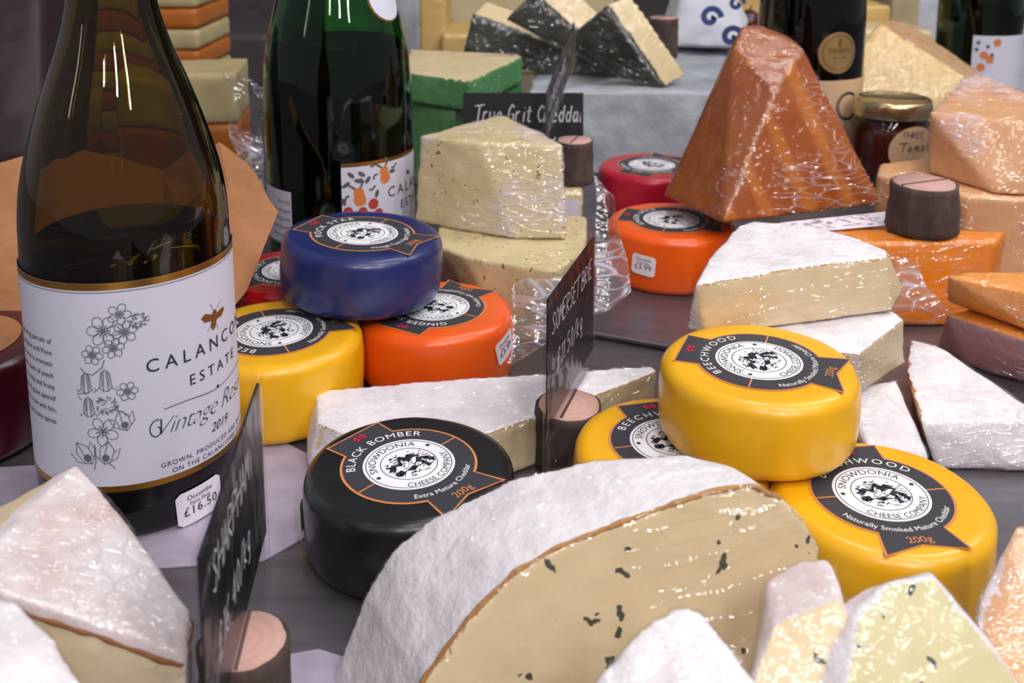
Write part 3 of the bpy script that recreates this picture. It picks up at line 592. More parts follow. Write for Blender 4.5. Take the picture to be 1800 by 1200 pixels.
# dark bottle behind the smoked cheese
R3 = .0445; A3 = Vector((.2555, .868, 0))
b3 = bottle('black glass wine bottle with round gold medal sticker', A3, champ(R3), 'glass_dark', .17, 'wine bottles among the cheeses')
a, z = onA(A3, R3, 1474, 93)
def disc_on(name, th, R, a, z, r, mat, dr, n=26):
    vs, fs = [(0, 0)], []
    for k in (.5, 1.0):
        for i in range(n): vs.append((r * k * math.cos(6.2832 * i / n), r * k * math.sin(6.2832 * i / n)))
    for i in range(n): j = (i + 1) % n; fs += [(0, 1 + i, 1 + j), (1 + i, 1 + n + i, 1 + n + j, 1 + j)]
    return obj(name, mk(name, [((R + dr) * math.cos(a + x / R), (R + dr) * math.sin(a + x / R), z + y) for x, y in vs], fs), mat, th)
md = disc_on('medal', b3, R3, a, z, .0172, 'medal_gold', .0003)
lift('medal_print', xf(join2(ring2(0, 0, .0145, .0006), text2d('TROPHY', .0052), ribbon([(0, .005), (0, .012)], .002), ribbon([(-.006, -.004), (.006, -.004)], .001)), a * R3, z), oncyl(R3 + .0006), 'bee', md)
a, z = onA(A3, R3, 1465, 142)
l3 = cylpatch('label', b3, R3 + .0003, a - .9, a + 1.4, .03, z, 'jar_label')
lift('label_print', join2(*[xf(ring2(0, 0, .0115 - q * .0012, .0011, 30), (a + .33) * R3 + q * .0006, z - .022) for q in range(2)]), oncyl(R3 + .0005), 'ink', l3)
R4 = .0445; A4 = Vector((.520, 1.13, 0))
b4 = bottle('bright green wine bottle with white fruit label at the back', A4, champ(R4), 'glass_green', .16, 'wine bottles among the cheeses')
a, z = onA(A4, R4, 1711, 62); l4 = cylpatch('label', b4, R4 + .0003, a, a + 2.0, .02, z, 'label_paper')
fr, be = [], []
for i, (u, v) in enumerate(((1752, 75), (1728, 97), (1738, 105), (1722, 118), (1718, 75), (1735, 82), (1742, 97), (1715, 87))):
    a, z = onA(A4, R4, u, v); (fr if i < 4 else be).append(disc2(a * R4, z, .0045 if i < 4 else .0022, 10))
lift('fruit_print', join2(*fr), oncyl(R4 + .0005), 'fruit', l4); lift('leaf_print', join2(*be), oncyl(R4 + .0005), 'leaf_print', l4)
# ================================================================ SLATE SIGNS AND LOGS
def log(label, c, z0, R, H, slot=None, taper=.94, group='round log sign holders', seed=1):
    th = thing('log_holder', label, 'log', Vector((c.x, c.y, z0)), group)
    def jit(p, r):
        q = p.copy(); d = R * .06 * noise.noise(p * 90 + Vector((seed, 0, 0))) + R * .03 * noise.noise(p * 300); k = d / max(r, 1e-5)
        q.x += p.x * k; q.y += p.y * k; return q
    prof = [(R * .93, 0)] + [(R * (1 + (taper - 1) * i / 8), H * (.04 + .96 * i / 8)) for i in range(9)]
    obj('bark', lathe('bark', prof + [(R * taper * .95, H + .0002)], 40, jit), 'bark', th)
    obj('cut_face', lathe('cut_face', [(.0001, H + .0008), (R * taper * .90, H + .0008), (R * taper * .93, H - .0005)], 40, jit, False), 'cut_wood', th)
    if slot is not None:
        d = Vector((math.cos(slot), math.sin(slot), 0)); n = Vector((-d.y, d.x, 0)); L = R * taper * .9
        obj('slot', fix(mk('slot', [d * s1 * L + n * s2 * .0005 + V3(0, 0, H + z) for z in (.0006, .0011) for s1, s2 in ((-1, -1), (1, -1), (1, 1), (-1, 1))], [(0, 1, 2, 3), (4, 5, 6, 7), (0, 1, 5, 4), (1, 2, 6, 5), (2, 3, 7, 6), (3, 0, 4, 7)])), 'bark', th)
    return th
def sign(label, pn, pf, zb, zt, lines, flip=True, low=-.016, group='chalk written slate price signs'):
    """upright plate from the near top corner pn to the far top corner pf, written on the side that faces -x"""
    d = (pf - pn); d.z = 0; L = d.length; d.normalize(); n = Vector((d.y, -d.x, 0)); base = Vector(((pn.x + pf.x) / 2, (pn.y + pf.y) / 2, zb)); H = zt - zb
    th = thing('price_sign', label, 'sign', base, group)
    if n.x > 0: pass
    rk = (pf.z - pn.z) / L
    def box(name, x0, x1, z0, z1, t0, t1, mat):
        P = [d * x + n * y + V3(0, 0, z + (x + L / 2) * rk) for z in (z0, z1) for x, y in ((x0, t0), (x1, t0), (x1, t1), (x0, t1))]
        return obj(name, fix(mk(name, P, [(0, 1, 2, 3), (4, 5, 6, 7), (0, 1, 5, 4), (1, 2, 6, 5), (2, 3, 7, 6), (3, 0, 4, 7)])), mat, th, smooth=False)
    box('slate_card', -L / 2 + .003, L / 2 - .003, .004, H - .002, -.0005, .0005, 'slate')
    for sd in (.0008, -.0008): box('clear_sleeve', -L / 2, L / 2, low, H, sd - .0001, sd + .0001, 'sleeve')
    ms = []
    for s, h, x, z in lines: ms.append(xf(chalk(s, h, .075, .12, 3.9, .78), x, z))
    m = join2(*ms)
    for side in (1,):
        o = obj('chalk_writing', mk('chalk_writing', [d * x + n * (.0012 * side) + V3(0, 0, z + (x + L / 2) * rk) for x, z in m[0]], m[1]), 'chalk', th, smooth=False)
    return th
sl = lambda a, b: math.atan2(b.y - a.y, b.x - a.x)
# front sign
pn, pf = G(330, 982, .089), G(446, 655, .089); c = G(427, 1128, .030)
log('pale cut log holding the slate sign beside the white wedge', c, 0, .0128, .030, sl(pn, pf), 1.0, seed=2)
mid = (pn + pf) / 2; off = c - mid; off.z = 0; dd = (pf - pn).normalized(); nn = Vector((dd.y, -dd.x, 0)); sh = nn * off.dot(nn) * .9
sign('slate sign chalked SHARPHAM in pale log by the bottle', pn + sh, pf + sh, .0312, .089, [('SHARPHAM', .010, -.036, .040), ('£16.40/kg', .009, -.034, .020)])
pn, pf = G(952, 522, .087), G(1040, 405, .087); c = G(1000, 712, .026); dd = (pf - pn).normalized(); nn = Vector((dd.y, -dd.x, 0)); off = c - (pn + pf) / 2; off.z = 0
log('dark log holding the slate sign over the long brie', c, 0, .0143, .026, sl(pn, pf), 1.0, seed=5)
sh = nn * off.dot(nn) * .6
sign('slate sign chalked SOMERSET BRIE standing over the long brie', pn + sh, pf + sh, .0272, .087, [('SOMERSET BRIE', .0085, -.036, .042), ('£11.50/kg', .0085, -.028, .024)])
c = G(1010, 247, .0735); pn, pf = D(957, 168, .655), D(1011, 30, .715)
log('small dark log standing on the pale herbed cheese block', c, .0445, .0132, .029, sl(pn, pf), .95, seed=9)
sign('slate sign chalked CHEDDAR in small log behind the herbed wedge', pn, pf, .0755, pn.z, [('CHEDDAR', .0085, -.030, .018), ('£11.20', .007, -.030, .006)], low=0.0)
log('thick dark bark log with empty slot on orange block', G(1620, 404, .0478), .0482, .0205, .0275, sl(G(1590, 328, .07), G(1668, 318, .07)), .90, seed=12)
c = D(1165, 98, 1.03); log('brown log far behind on grey paper', Vector((c.x, c.y, 0)), .0740, .0150, .040, .9, 1.0, seed=14)
# True Grit board facing the camera
pa, pb = D(812, 170, .745), D(1028, 180, .745); zt = .0965; H = .062; cx = (pa.x + pb.x) / 2; W = pb.x - pa.x
th = thing('price_sign', 'wide black board chalked True Grit behind the herbed wedge', 'sign', Vector((cx, .745, .030)), 'chalk written slate price signs'); th.rotation_euler = (math.radians(-12), 0, 0)
obj('slate_card', fix(mk('slate_card', [V3(x, y, z) for z in (0, H) for x, y in ((-W / 2, -.001), (W / 2, -.001), (W / 2, .001), (-W / 2, .001))], [(0, 1, 2, 3), (4, 5, 6, 7), (0, 1, 5, 4), (1, 2, 6, 5), (2, 3, 7, 6), (3, 0, 4, 7)])), 'slate', th, smooth=False)
m = join2(xf(chalk('True Grit Cheddar', .0125, .085, .12, 2.55, .56), -W / 2 + .009, H - .022), xf(chalk('£14.50/kg', .010, .10), -W / 2 + .02, H - .044))
m = ([(min(x * .92 if False else x, W / 2 - .002), y) for x, y in m[0]], m[1])
obj('chalk_writing', mk('chalk_writing', [V3(x, -.0013, z) for x, z in m[0]], m[1]), 'chalk', th, smooth=False)
log('log propping up the black board chalked True Grit', Vector((cx, .752, 0)), 0, .016, .0298, 0.0, seed=21)
p1 = D(1110, 10, 1.08); th = thing('price_sign', 'black chalk board at the back beside the blue printed bag', 'sign', Vector((p1.x, p1.y, .0740)), 'chalk written slate price signs'); th.rotation_euler = (math.radians(-8), 0, -.25)
obj('slate_card', fix(mk('slate_card', [V3(x, y, z) for z in (0.055, .11) for x, y in ((-.045, -.001), (.035, -.001), (.035, .001), (-.045, .001))], [(0, 1, 2, 3), (4, 5, 6, 7), (0, 1, 5, 4), (1, 2, 6, 5), (2, 3, 7, 6), (3, 0, 4, 7)])), 'slate', th, smooth=False)
obj('stake', fix(mk('stake', [V3(x, y, z) for z in (0, .056) for x, y in ((-.012, -.001), (-.006, -.001), (-.006, .001), (-.012, .001))], [(0, 1, 2, 3), (4, 5, 6, 7), (0, 1, 5, 4), (1, 2, 6, 5), (2, 3, 7, 6), (3, 0, 4, 7)])), 'slate', th, smooth=False)
m = xf(chalk('CHEDDAR', .012), -.036, .078); obj('chalk_writing', mk('chalk_writing', [V3(x, -.0013, z) for x, z in m[0]], m[1]), 'chalk', th, smooth=False)
# ================================================================ CHEESES
# large half wheel with herbs in front
FY = lambda u: .272 + (u - 745) / 700 * .020
fo = [(700, 1330), (745, 1200), (820, 1095), (900, 1010), (980, 962), (1060, 930), (1130, 905), (1200, 880), (1265, 860), (1330, 850), (1385, 878), (1422, 915), (1450, 965), (1440, 1040), (1432, 1150), (1425, 1260)]
front = [D(u, v, FY(u)) for u, v in fo]
bo = [(590, 1240), (603, 1170), (640, 1040), (690, 962), (760, 905), (900, 838), (1040, 802), (1200, 792), (1290, 815), (1335, 850)]
back = [D(u, v, .315) for u, v in bo]
pts = front + back + down(front[:1] + front[-1:] + back[:1] + back[-1:])
nf = ((front[9] - front[3]).cross(front[15] - front[3])).normalized()
if nf.y > 0: nf = -nf
def rule(p, n, k):
    if n.dot(nf) > .86 + .07 * k: return 'p'
    if n.dot(nf) > .58 + .12 * k: return 'e'
    return 'r'
cheese('soft_cheese_half', 'large cut half of white rinded soft cheese flecked with dark herbs', 'cheese', pts, rule, {'p': ('paste', 'paste_herb'), 'e': ('rind_edge', 'rind_edge'), 'r': ('rind', 'rind_white')}, None, 'film_soft', .0011, 5, .0005, 40, 3, amp2=.0015, seam_pts=[q + V3(0, .0012, .0002) for q in front[:11]], seam_r=.00075, seam_mat='rind_tan')
def wedge(label, top, bottom, rule, parts, **kw): return cheese(kw.pop('name', 'cheese_wedge'), label, 'cheese', list(top) + list(bottom), rule, parts, **kw)
WR = {'r': ('rind', 'rind_white'), 'p': ('paste', 'paste_brie'), 'e': ('rind_edge', 'rind_edge')}
top_r = lambda t=.75: (lambda p, n, k: 'r' if n.z > t + .1 * k else ('e' if n.z > t - .2 else 'p'))
allr = lambda p, n, k: 'r'
g1 = 'white rinded soft cheese wedges'
# white tip in front of the half wheel
tp = [D(1185, 1062, .246), D(1225, 1066, .246), D(1110, 1120, .240), D(1275, 1130, .238), D(1045, 1195, .234), D(1335, 1205, .232), D(1010, 1300, .225), D(1390, 1300, .222)]
tp2 = [p + V3(0, -.02, -.006) for p in tp]
wedge('white rinded tip of soft cheese leaning before the herbed half', tp + tp2, down(tp[4:] + tp2[4:]), allr, WR, group=g1, filmmat='film_soft', seed=4, voxel=.0011, amp2=.001)
# small herbed tip
tp = [D(1420, 1054, .258), D(1478, 1052, .256), D(1360, 1095, .254), D(1500, 1110, .252), D(1318, 1200, .247), D(1490, 1230, .244), D(1300, 1290, .242)]
tp2 = [p + V3(.002, .016, 0) for p in tp[:4]]
wedge('small herbed soft cheese tip wedged between two larger pieces', tp + tp2, down(tp[4:] + tp2), lambda p, n, k: 'p' if (n.y < -.3 and n.x > -.35 + .15 * k) else 'r', {'r': ('rind', 'rind_pinkish'), 'p': ('paste', 'paste_herb')}, group=g1, filmmat='film_soft', seed=6, voxel=.0011)
# right front wedge with blue specks
fr_ = [D(1640, 1008, .262), D(1560, 1022, .258), D(1505, 1075, .252), D(1490, 1200, .240), D(1480, 1300, .235), D(1690, 1065, .262), D(1740, 1130, .258), D(1795, 1205, .250), D(1840, 1300, .246)]
bk_ = [D(1635, 1005, .275), D(1530, 1028, .270), D(1470, 1070, .264), D(1405, 1200, .250), D(1380, 1290, .245)]
wedge('blue flecked soft cheese wedge with white rind beside peach wrapped piece', fr_ + bk_, down([fr_[4], fr_[8], bk_[4]]) + [V3(fr_[8].x, fr_[8].y + .02, 0)], lambda p, n, k: 'p' if (n.y < -.45 and n.x > -.42 + .12 * k) else 'r', {'r': ('rind', 'rind_white'), 'p': ('paste', 'paste_blue')}, group=g1, filmmat='film_soft', seed=8, voxel=.0011)
# peach wrapped piece at the right edge
tp = [D(1785, 925, .300), D(1850, 920, .300), D(1755, 985, .296), D(1720, 1055, .288), D(1715, 1110, .281), D(1760, 1190, .270), D(1860, 1230, .268)]
wedge('peach coloured cheese wrapped in crinkled film at the counter edge', tp, down(tp[2:]) + down([D(1850, 920, .300)]), lambda p, n, k: 'r' if n.x < -.5 + .2 * k else 'p', {'p': ('paste', 'paste_peach'), 'r': ('rind', 'rind_pinkish')}, filmmat='film_heavy', seed=10, voxel=.0011, amp2=.001)
# left white wedge
tp = [D(135, 814, .326), D(-70, 925, .302), D(240, 948, .305), D(335, 1072, .284), D(328, 1148, .268), D(150, 1085, .266), D(-70, 1015, .262)]
bt_ = down(tp); bt_ = [p + V3(0, -.006 if p.y < .26 else 0, 0) for p in bt_]
nt = ((tp[4] - tp[0]).cross(tp[6] - tp[0])).normalized(); nt = nt if nt.z > 0 else -nt; t0 = tp[0].copy()
def seam(p, n, k):
    d = (p - t0).dot(nt)
    return 'r' if d > -.0034 or n.y > .35 or n.x > .6 else 'p'
wedge('large white bloomy wedge with brown seam beside the tall bottle', tp, bt_, seam, {'r': ('rind', 'rind_pinkish'), 'p': ('paste', 'paste_brie'), 'e': ('rind_edge', 'rind_brown')}, group=g1, filmmat='film', seed=12, amp2=.0007, voxel=.001, seam_pts=[q - nt * .0034 + V3(0, -.001, 0) for q in (tp[3] + V3(.002, 0, 0), tp[4], tp[5], tp[6])], seam_r=.0007)
tp = [D(-80, 1040, .240), D(32, 1052, .240), D(90, 1120, .232), D(150, 1205, .224), D(190, 1290, .218), D(-80, 1290, .205)]
wedge('white rinded wedge corner in front of the brown seamed one', tp, down(tp), lambda p, n, k: 'r' if n.z > .5 or n.x > .4 else 'p', WR, group=g1, filmmat='film', seed=14, voxel=.0011)
# long brie
tp = [G(556, 690, .021), G(575, 684, .022), G(760, 668, .022), G(1150, 640, .022), G(1156, 652, .021), G(1056, 690, .022), G(940, 734, .022), G(840, 768, .022), G(640, 775, .022), G(560, 745, .021)]
bt_ = [p + V3(0, 0, -p.z) for p in tp]; bt_[0] += V3(-.005, 0, 0); bt_[-1] += V3(-.005, 0, 0)
tp = [p if p.y > .37 else p for p in tp]
wedge('long thin white brie slice lying behind the black waxed cheese', tp, bt_, lambda p, n, k: 'r' if n.z > .6 + .12 * k or n.x < -.5 else ('e' if n.z > .3 + .15 * k else 'p'), WR, group=g1, filmmat='film_soft', seed=16, voxel=.0011, amp2=.001)
# stack on the right: K below, J, I on top
tp = [G(1470, 690, .026), G(1575, 664, .026), G(1632, 800, .010), G(1530, 790, .022)]
wedge('white soft cheese wedge lowest in the stack behind yellow waxed ones', tp, down(tp) , allr, WR, group=g1, filmmat='film', seed=18, amp2=.001)
tp = [G(1262, 560, .056), G(1330, 546, .057), G(1568, 541, .057), G(1592, 560, .055), G(1512, 622, .055), G(1330, 600, .056)]
bt_ = [G(1516, 690, .0275), G(1592, 640, .0275), G(1268, 640, .0275), G(1570, 615, .0275), G(1330, 620, .0275)]
wedge('white soft cheese with greenish glassy end in middle of the stack', tp, bt_, lambda p, n, k: 'r' if n.z > .5 + .15 * k else ('p' if n.x > .2 else 'r'), {'r': ('rind', 'rind_white'), 'p': ('paste', 'paste_pale')}, group=g1, filmmat='film', seed=20, amp2=.001)
tp = [G(1224, 500, .081), G(1250, 450, .083), G(1298, 396, .084), G(1325, 388, .084), G(1430, 398, .084), G(1500, 415, .084), G(1560, 440, .083), G(1558, 452, .082), G(1400, 470, .083)]
bt_ = [G(1206, 578, .0565), G(1240, 590, .0565), G(1570, 548, .0575), G(1590, 505, .0575), G(1310, 455, .0575), G(1225, 530, .0565)]
wedge('thick white brie wedge with creamy cut face topping the stack', tp, bt_, lambda p, n, k: 'r' if n.z > .6 + .12 * k or n.x < -.55 or n.y > .4 else ('e' if n.z > .38 + .15 * k else 'p'), WR, group=g1, filmmat='film_soft', seed=22, voxel=.0011, amp2=.0016)
tp = [G(1598, 594, .027), G(1650, 606, .027), G(1740, 668, .024), G(1840, 735, .021), G(1620, 744, .021), G(1592, 650, .025)]
bt_ = [G(1646, 824, 0), G(1840, 830, 0), G(1850, 760, 0), G(1640, 650, 0), G(1603, 700, 0)]
wedge('flat white wedge with peach cut side beside mauve rinded cheese', tp, bt_, lambda p, n, k: 'p' if n.x < -.5 + .1 * k and p.y > .40 else 'r', {'r': ('rind', 'rind_white'), 'p': ('paste', 'paste_peach')}, group=g1, filmmat='film', seed=24, amp2=.001)
# orange ones on the right
tp = [G(1662, 551, .030), G(1720, 540, .030), G(1850, 540, .030), G(1850, 612, .030), G(1790, 592, .030)]
bt_ = [G(1646, 606, 0), G(1700, 642, 0), G(1760, 662, 0), G(1850, 682, 0), G(1850, 600, 0), G(1700, 590, 0)]
g2 = 'orange coloured cheese pieces'
wedge('orange cheese with mauve rind supporting a smaller orange wedge', tp, bt_, lambda p, n, k: 'p' if n.z > .5 + .1 * k else 'r', {'p': ('paste', 'paste_orange_pale'), 'r': ('rind', 'rind_mauve')}, group=g2, filmmat='film', seed=26)
tp = [G(1662, 486, .0535), G(1700, 478, .0535), G(1850, 478, .0535), G(1850, 522, .0535)]
bt_ = [G(1661, 530, .0305), G(1850, 598, .0305), G(1850, 530, .0305), G(1700, 518, .0305)]
wedge('small orange wedge resting on the mauve rinded cheese', tp, bt_, allr, {'r': ('paste', 'paste_orange_pale')}, group=g2, filmmat='film', seed=28)
tp = [G(1300, 428, .0475), G(1752, 424, .0475), G(1768, 404, .0475), G(1330, 396, .0475)]
bt_ = [G(1310, 580, 0), G(1720, 570, 0), G(1755, 545, 0), G(1340, 530, 0)]
o_ = wedge('bright orange cheese block under the bark log', tp, bt_, allr, {'r': ('paste', 'paste_orange')}, group=g2, filmmat='film', seed=30, name='cheese_block')
pl = [G(1370, 392, .0492), G(1560, 372, .0492), G(1566, 395, .0492), G(1380, 412, .0492)]
ps = tag(obj('printed_label', flat('printed_label', pl, .0494, .0003, ''), 'sticker', smooth=False), 'white printed paper label lying on the bright orange block', 'label')
rr = random.Random(3); ms = []
for i in range(70):
    s_, t_ = rr.uniform(.05, .9), rr.uniform(.08, .85); q = pl[0].lerp(pl[1], s_).lerp(pl[3].lerp(pl[2], s_), t_); ms.append(ribbon([(q.x, q.y), (q.x + rr.uniform(.001, .004), q.y + rr.uniform(-.0008, .0008))], .0006))
lift('small_print', join2(*ms), lambda x, y: (x, y, .0496), 'ink_grey', ps)
tp = [G(1540, 305, .061), G(1700, 344, .061), G(1860, 352, .061), G(1860, 268, .061), G(1620, 277, .061), G(1548, 286, .061)]
wedge('pale orange block wrapped in film under the crinkled pink one', tp, down(tp), allr, {'r': ('paste', 'paste_peach')}, group=g2, filmmat='film', seed=32, name='cheese_block', voxel=.002)
tp = [G(1632, 197, .102), G(1665, 190, .102), G(1850, 222, .102), G(1850, 180, .102), G(1722, 132, .102), G(1705, 134, .102)]
bt_ = [G(1632, 304, .0615), G(1750, 342, .0615), G(1850, 345, .0615), G(1850, 290, .0615), G(1715, 240, .0615)]
wedge('pale cheese wedge in heavily crinkled pink tinted film beside jar', tp, bt_, allr, {'r': ('paste', 'paste_peach')}, group=g2, filmmat='film_heavy', seed=34, famp=.003, fscale=30, voxel=.002)
# smoked cheese
P_ = [D(1303, 43, .655), D(1330, 40, .662), D(1412, 86, .645), D(1385, 62, .66), D(1362, 160, .612), D(1290, 82, .640), G(1168, 345, .049), G(1172, 335, .049), G(1270, 394, .049), G(1553, 360, .049), G(1440, 325, .049), G(1240, 318, .049)]
cheese('smoked_cheese_wedge', 'tall amber smoked cheese wedge standing upright in film', 'cheese', P_, lambda p, n, k: 'r' if (n.x < -.25 or n.z > .75) else 'p', {'p': ('paste', 'paste_smoked'), 'r': ('rind', 'paste_smoked_rind')}, None, 'film', .0016, 3, .0006, 50, 36, famp=.0018, fscale=38)
# herbed wedge on herbed block
tp = [G(812, 450, .0435), G(770, 432, .0435), G(770, 395, .0435), G(960, 375, .0435), G(1032, 380, .0435), G(1030, 440, .0435), G(975, 477, .0435)]
bt_ = [G(890, 600, 0), G(970, 600, 0), G(775, 520, 0), G(1030, 545, 0), G(1030, 470, 0), G(800, 470, 0)]
g3 = 'pale garlic and herb cheeses'
hb = wedge('pale herbed block with loose film under the wrapped herbed wedge', tp, bt_, allr, {'r': ('paste', 'paste_garlic')}, group=g3, filmmat='film_soft', seed=38, name='cheese_block')
tp = [G(738, 238, .0965), G(840, 251, .0965), G(990, 254, .0965), G(888, 202, .0965), G(868, 203, .0965)]
bt_ = [G(728, 392, .044), G(900, 420, .044), G(998, 422, .044), G(890, 350, .044)]
hw = wedge('wrapped herbed cheese wedge with crinkled film on the herbed block', tp, bt_, allr, {'r': ('paste', 'paste_garlic')}, group=g3, filmmat='film_heavy', seed=40, famp=.002, fscale=34)
tpb = [V3(D(955, 345, .652).x, .655, .0440), V3(D(1028, 345, .652).x, .655, .0440), V3(D(1028, 345, .652).x + .004, .725, .0440), V3(D(955, 345, .652).x + .004, .725, .0440)]
ub = wedge('pale block with paper label standing under the small dark log', tpb, down(tpb), allr, {'r': ('paste', 'paste_garlic')}, group=g3, filmmat='film_soft', seed=41, name='cheese_block', voxel=.002)
lx = tpb[1].x - ub.location.x; lbl = obj('label', mk('label', [V3(x, .6525 - ub.location.y, z) for x, z in ((lx - .013, .040), (lx - .002, .040), (lx - .002, .004), (lx - .013, .004))], [(0, 1, 2, 3)]), 'label_paper', ub, smooth=False)
obj('label_stripe', mk('label_stripe', [V3(x, .6522 - ub.location.y, z) for x, z in ((lx - .0125, .026), (lx - .0025, .026), (lx - .0025, .015), (lx - .0125, .015))], [(0, 1, 2, 3)]), 'blue_print', lbl, smooth=False)
# green waxed blocks
tp = [G(722, 86, .096), G(905, 95, .096), G(919, 99, .096), G(826, 143, .096), G(700, 126, .096)]
bt_ = [p + V3(0, 0, -.024) for p in tp]
g4 = 'green waxed blocks'
wedge('cream topped cheese block with green wax sides', tp, bt_, lambda p, n, k: 'p' if n.z > .6 else 'r', {'p': ('paste', 'paste_cream'), 'r': ('wax_side', 'wax_green')}, group=g4, filmmat='film_soft', seed=42, name='cheese_block', voxel=.002)
tp2 = [p + V3(0, .006, -.0245) for p in tp[:3]] + [tp[3] + V3(-.012, .012, -.0245), tp[4] + V3(0, .012, -.0245)]
wedge('dark green waxed block beneath the cream topped one', tp2, down(tp2), allr, {'r': ('wax_side', 'wax_green')}, group=g4, filmmat='film', seed=44, name='cheese_block', voxel=.003)
# grey paper wrapped block and black rinded wedges
tp = [D(930, 150, .86), D(1240, 150, .86)]; zt = .0845
zt = .073; q = [V3(tp[0].x, .855, zt), V3(tp[1].x + .03, .855, zt), V3(tp[1].x + .13, 1.23, zt), V3(tp[0].x + .02, 1.21, zt)]
wedge('wide block wrapped in pale grey paper under black rinded wedges', q, down(q), allr, {'r': ('paper_wrap', 'paper_grey')}, seed=46, name='wrapped_cheese_block', voxel=.003, amp=.0024, scale=26, amp2=.0015)
g5 = 'black rinded cheese wedges on grey paper'
def black(label, plane3, outline, off, seed, bottom_z=.074):
    a, b, c = [D(*q) for q in plane3]; nrm = ((b - a).cross(c - a)).normalized()
    if nrm.y > 0: nrm = -nrm
    def onp(u, v):
        d = ray(u, v); o = Vector((0, 0, CAMH)); return o + d * ((a - o).dot(nrm) / d.dot(nrm))
    f = [onp(u, v) for u, v in outline]; f = [Vector((p.x, p.y, max(p.z, bottom_z))) for p in f]
    bk = [p + Vector(off) for p in f]; bk = [Vector((p.x, p.y, max(p.z, bottom_z))) for p in bk]
    return cheese('cheese_wedge', label, 'cheese', f + bk, lambda p, n, k: 'r' if (abs((p - a).dot(nrm)) < .0032 + .0012 * k and n.dot(nrm) > .15) else 'p', {'r': ('black_rind', 'rind_black'), 'p': ('paste', 'paste_cream')}, g5, 'film_soft', .002, 1, .0005, 60, seed)
black('long low black rinded wedge lying furthest left on grey paper', [(830, 26, .935), (815, 110, .935), (1120, 143, .925)], [(830, 26), (815, 86), (818, 118), (1000, 140), (1122, 145), (1108, 126)], (.012, .035, .010), 48)
black('black rinded wedge leaning over the long low one', [(935, -12, .89), (884, 36, .89), (1062, 118, .90)], [(935, -12), (884, 36), (1060, 122), (1066, 112)], (.030, .026, .012), 50, .08)
black('steep black rinded wedge with cream face beside brown log', [(1064, 10, .875), (1014, 52, .885), (1166, 160, .865)], [(1064, 10), (1014, 52), (1012, 80), (1090, 140), (1166, 160)], (.024, .020, .008), 52)
# hard yellow wedge behind the jar
f = [D(1545, 40, 1.0), D(1505, 90, .985), D(1480, 180, .97), D(1470, 262, .96), D(1706, 142, .96), D(1720, 200, .955), D(1715, 262, .95)]
b = [D(1562, 33, 1.03), D(1600, 42, 1.03), D(1716, 122, 1.0), D(1740, 145, 1.0)]
wedge('hard yellow cheese wedge standing behind the jar', f + b, down([f[3], f[6], V3(b[3].x, 1.0), V3(f[3].x, 1.02)]), lambda p, n, k: 'r' if n.z > .3 and n.x > .2 else 'p', {'p': ('paste', 'paste_yellow'), 'r': ('rind', 'rind_edge')}, filmmat='film_soft', seed=54, voxel=.003)
# striped layered cheeses
def layered(label, u0, u1, v0, v1, Y, depth, layers, rot, group, zb=0.0, parts=('layer_cream', 'layer_orange')):
    a, b = D(u0, v1, Y), D(u1, v1, Y); Wd = b.x - a.x; zt = D(u0, v0, Y).z
    th = thing('layered_cheese', label, 'cheese', Vector(((a.x + b.x) / 2, Y + depth / 2, zb)), group); th.rotation_euler = (0, 0, rot)
    H = zt - zb; z = 0
    for i in range(layers):
        h = H / layers
        pts = [V3(sx * Wd / 2, sy * depth / 2, z + q * h) for sx in (-1, 1) for sy in (-1, 1) for q in (0, 1)]
        bm = hull_bm(pts, .003, 1, .0006, 50, i); m = bpy.data.meshes.new('layer'); bm.to_mesh(m); bm.free()
        obj('cheese_layer', m, parts[i % 2], th); z += h
g6 = 'layered orange and cream cheeses'
layered('tall striped stack of orange and cream layers behind the bottle', 55, 352, -25, 165, .86, .10, 9, 0.0, g6)
layered('lower striped cream and orange wedge nearer brown paper', 190, 400, 132, 300, .72, .07, 3, .12, g6)
layered('short striped block beside the dark wrapped bundle', 36, 100, 185, 330, .72, .06, 3, .0, g6)
# ================================================================ JAR
c = D(1577, 330, .80); th = thing('preserve_jar', 'square shouldered preserve jar with gold lid', 'jar', Vector((c.x, .805, 0)))
RJ = .031
def sq(p, r):
    if r > .029 and p.z < .058: a = math.atan2(p.y, p.x); k = 1 + .06 * math.cos(6 * a) ; return Vector((p.x * k, p.y * k, p.z))
    return p
obj('glass', lathe('glass', smoothprof([(.0002, 0), (RJ * .9, 0), (RJ, .004), (RJ, .05), (RJ * .97, .058), (RJ * .85, .064), (RJ * .85, .074)], 1), 48, sq), 'glass_clear', th)
obj('preserve', lathe('preserve', [(.0002, .003), (RJ * .86, .003), (RJ * .93, .006), (RJ * .93, .052), (RJ * .8, .060), (.0002, .060)], 48, None, False), 'preserve', th)
ld = obj('lid', lathe('lid', [(.0300, .064), (.0305, .0645), (.0305, .0735), (.0298, .0765), (.0285, .0775), (.0255, .0775), (.0250, .0765), (.0002, .0765)], 56), 'lid', th)
a, z = onA(th.location, RJ * 1.06, 1590, 258)
jl = disc_on('label', th, RJ * 1.06, a + .25, z - .004, .020, 'jar_label', .0006)
lift('handwriting', join2(xf(chalk('Tomato', .0068, .10, .1), (a + .25) * RJ * 1.06 - .013, z - .004), xf(chalk('THREE', .0045, .1, .1), (a + .25) * RJ * 1.06 - .012, z + .007)), oncyl(RJ * 1.06 + .0009), 'ink', jl)
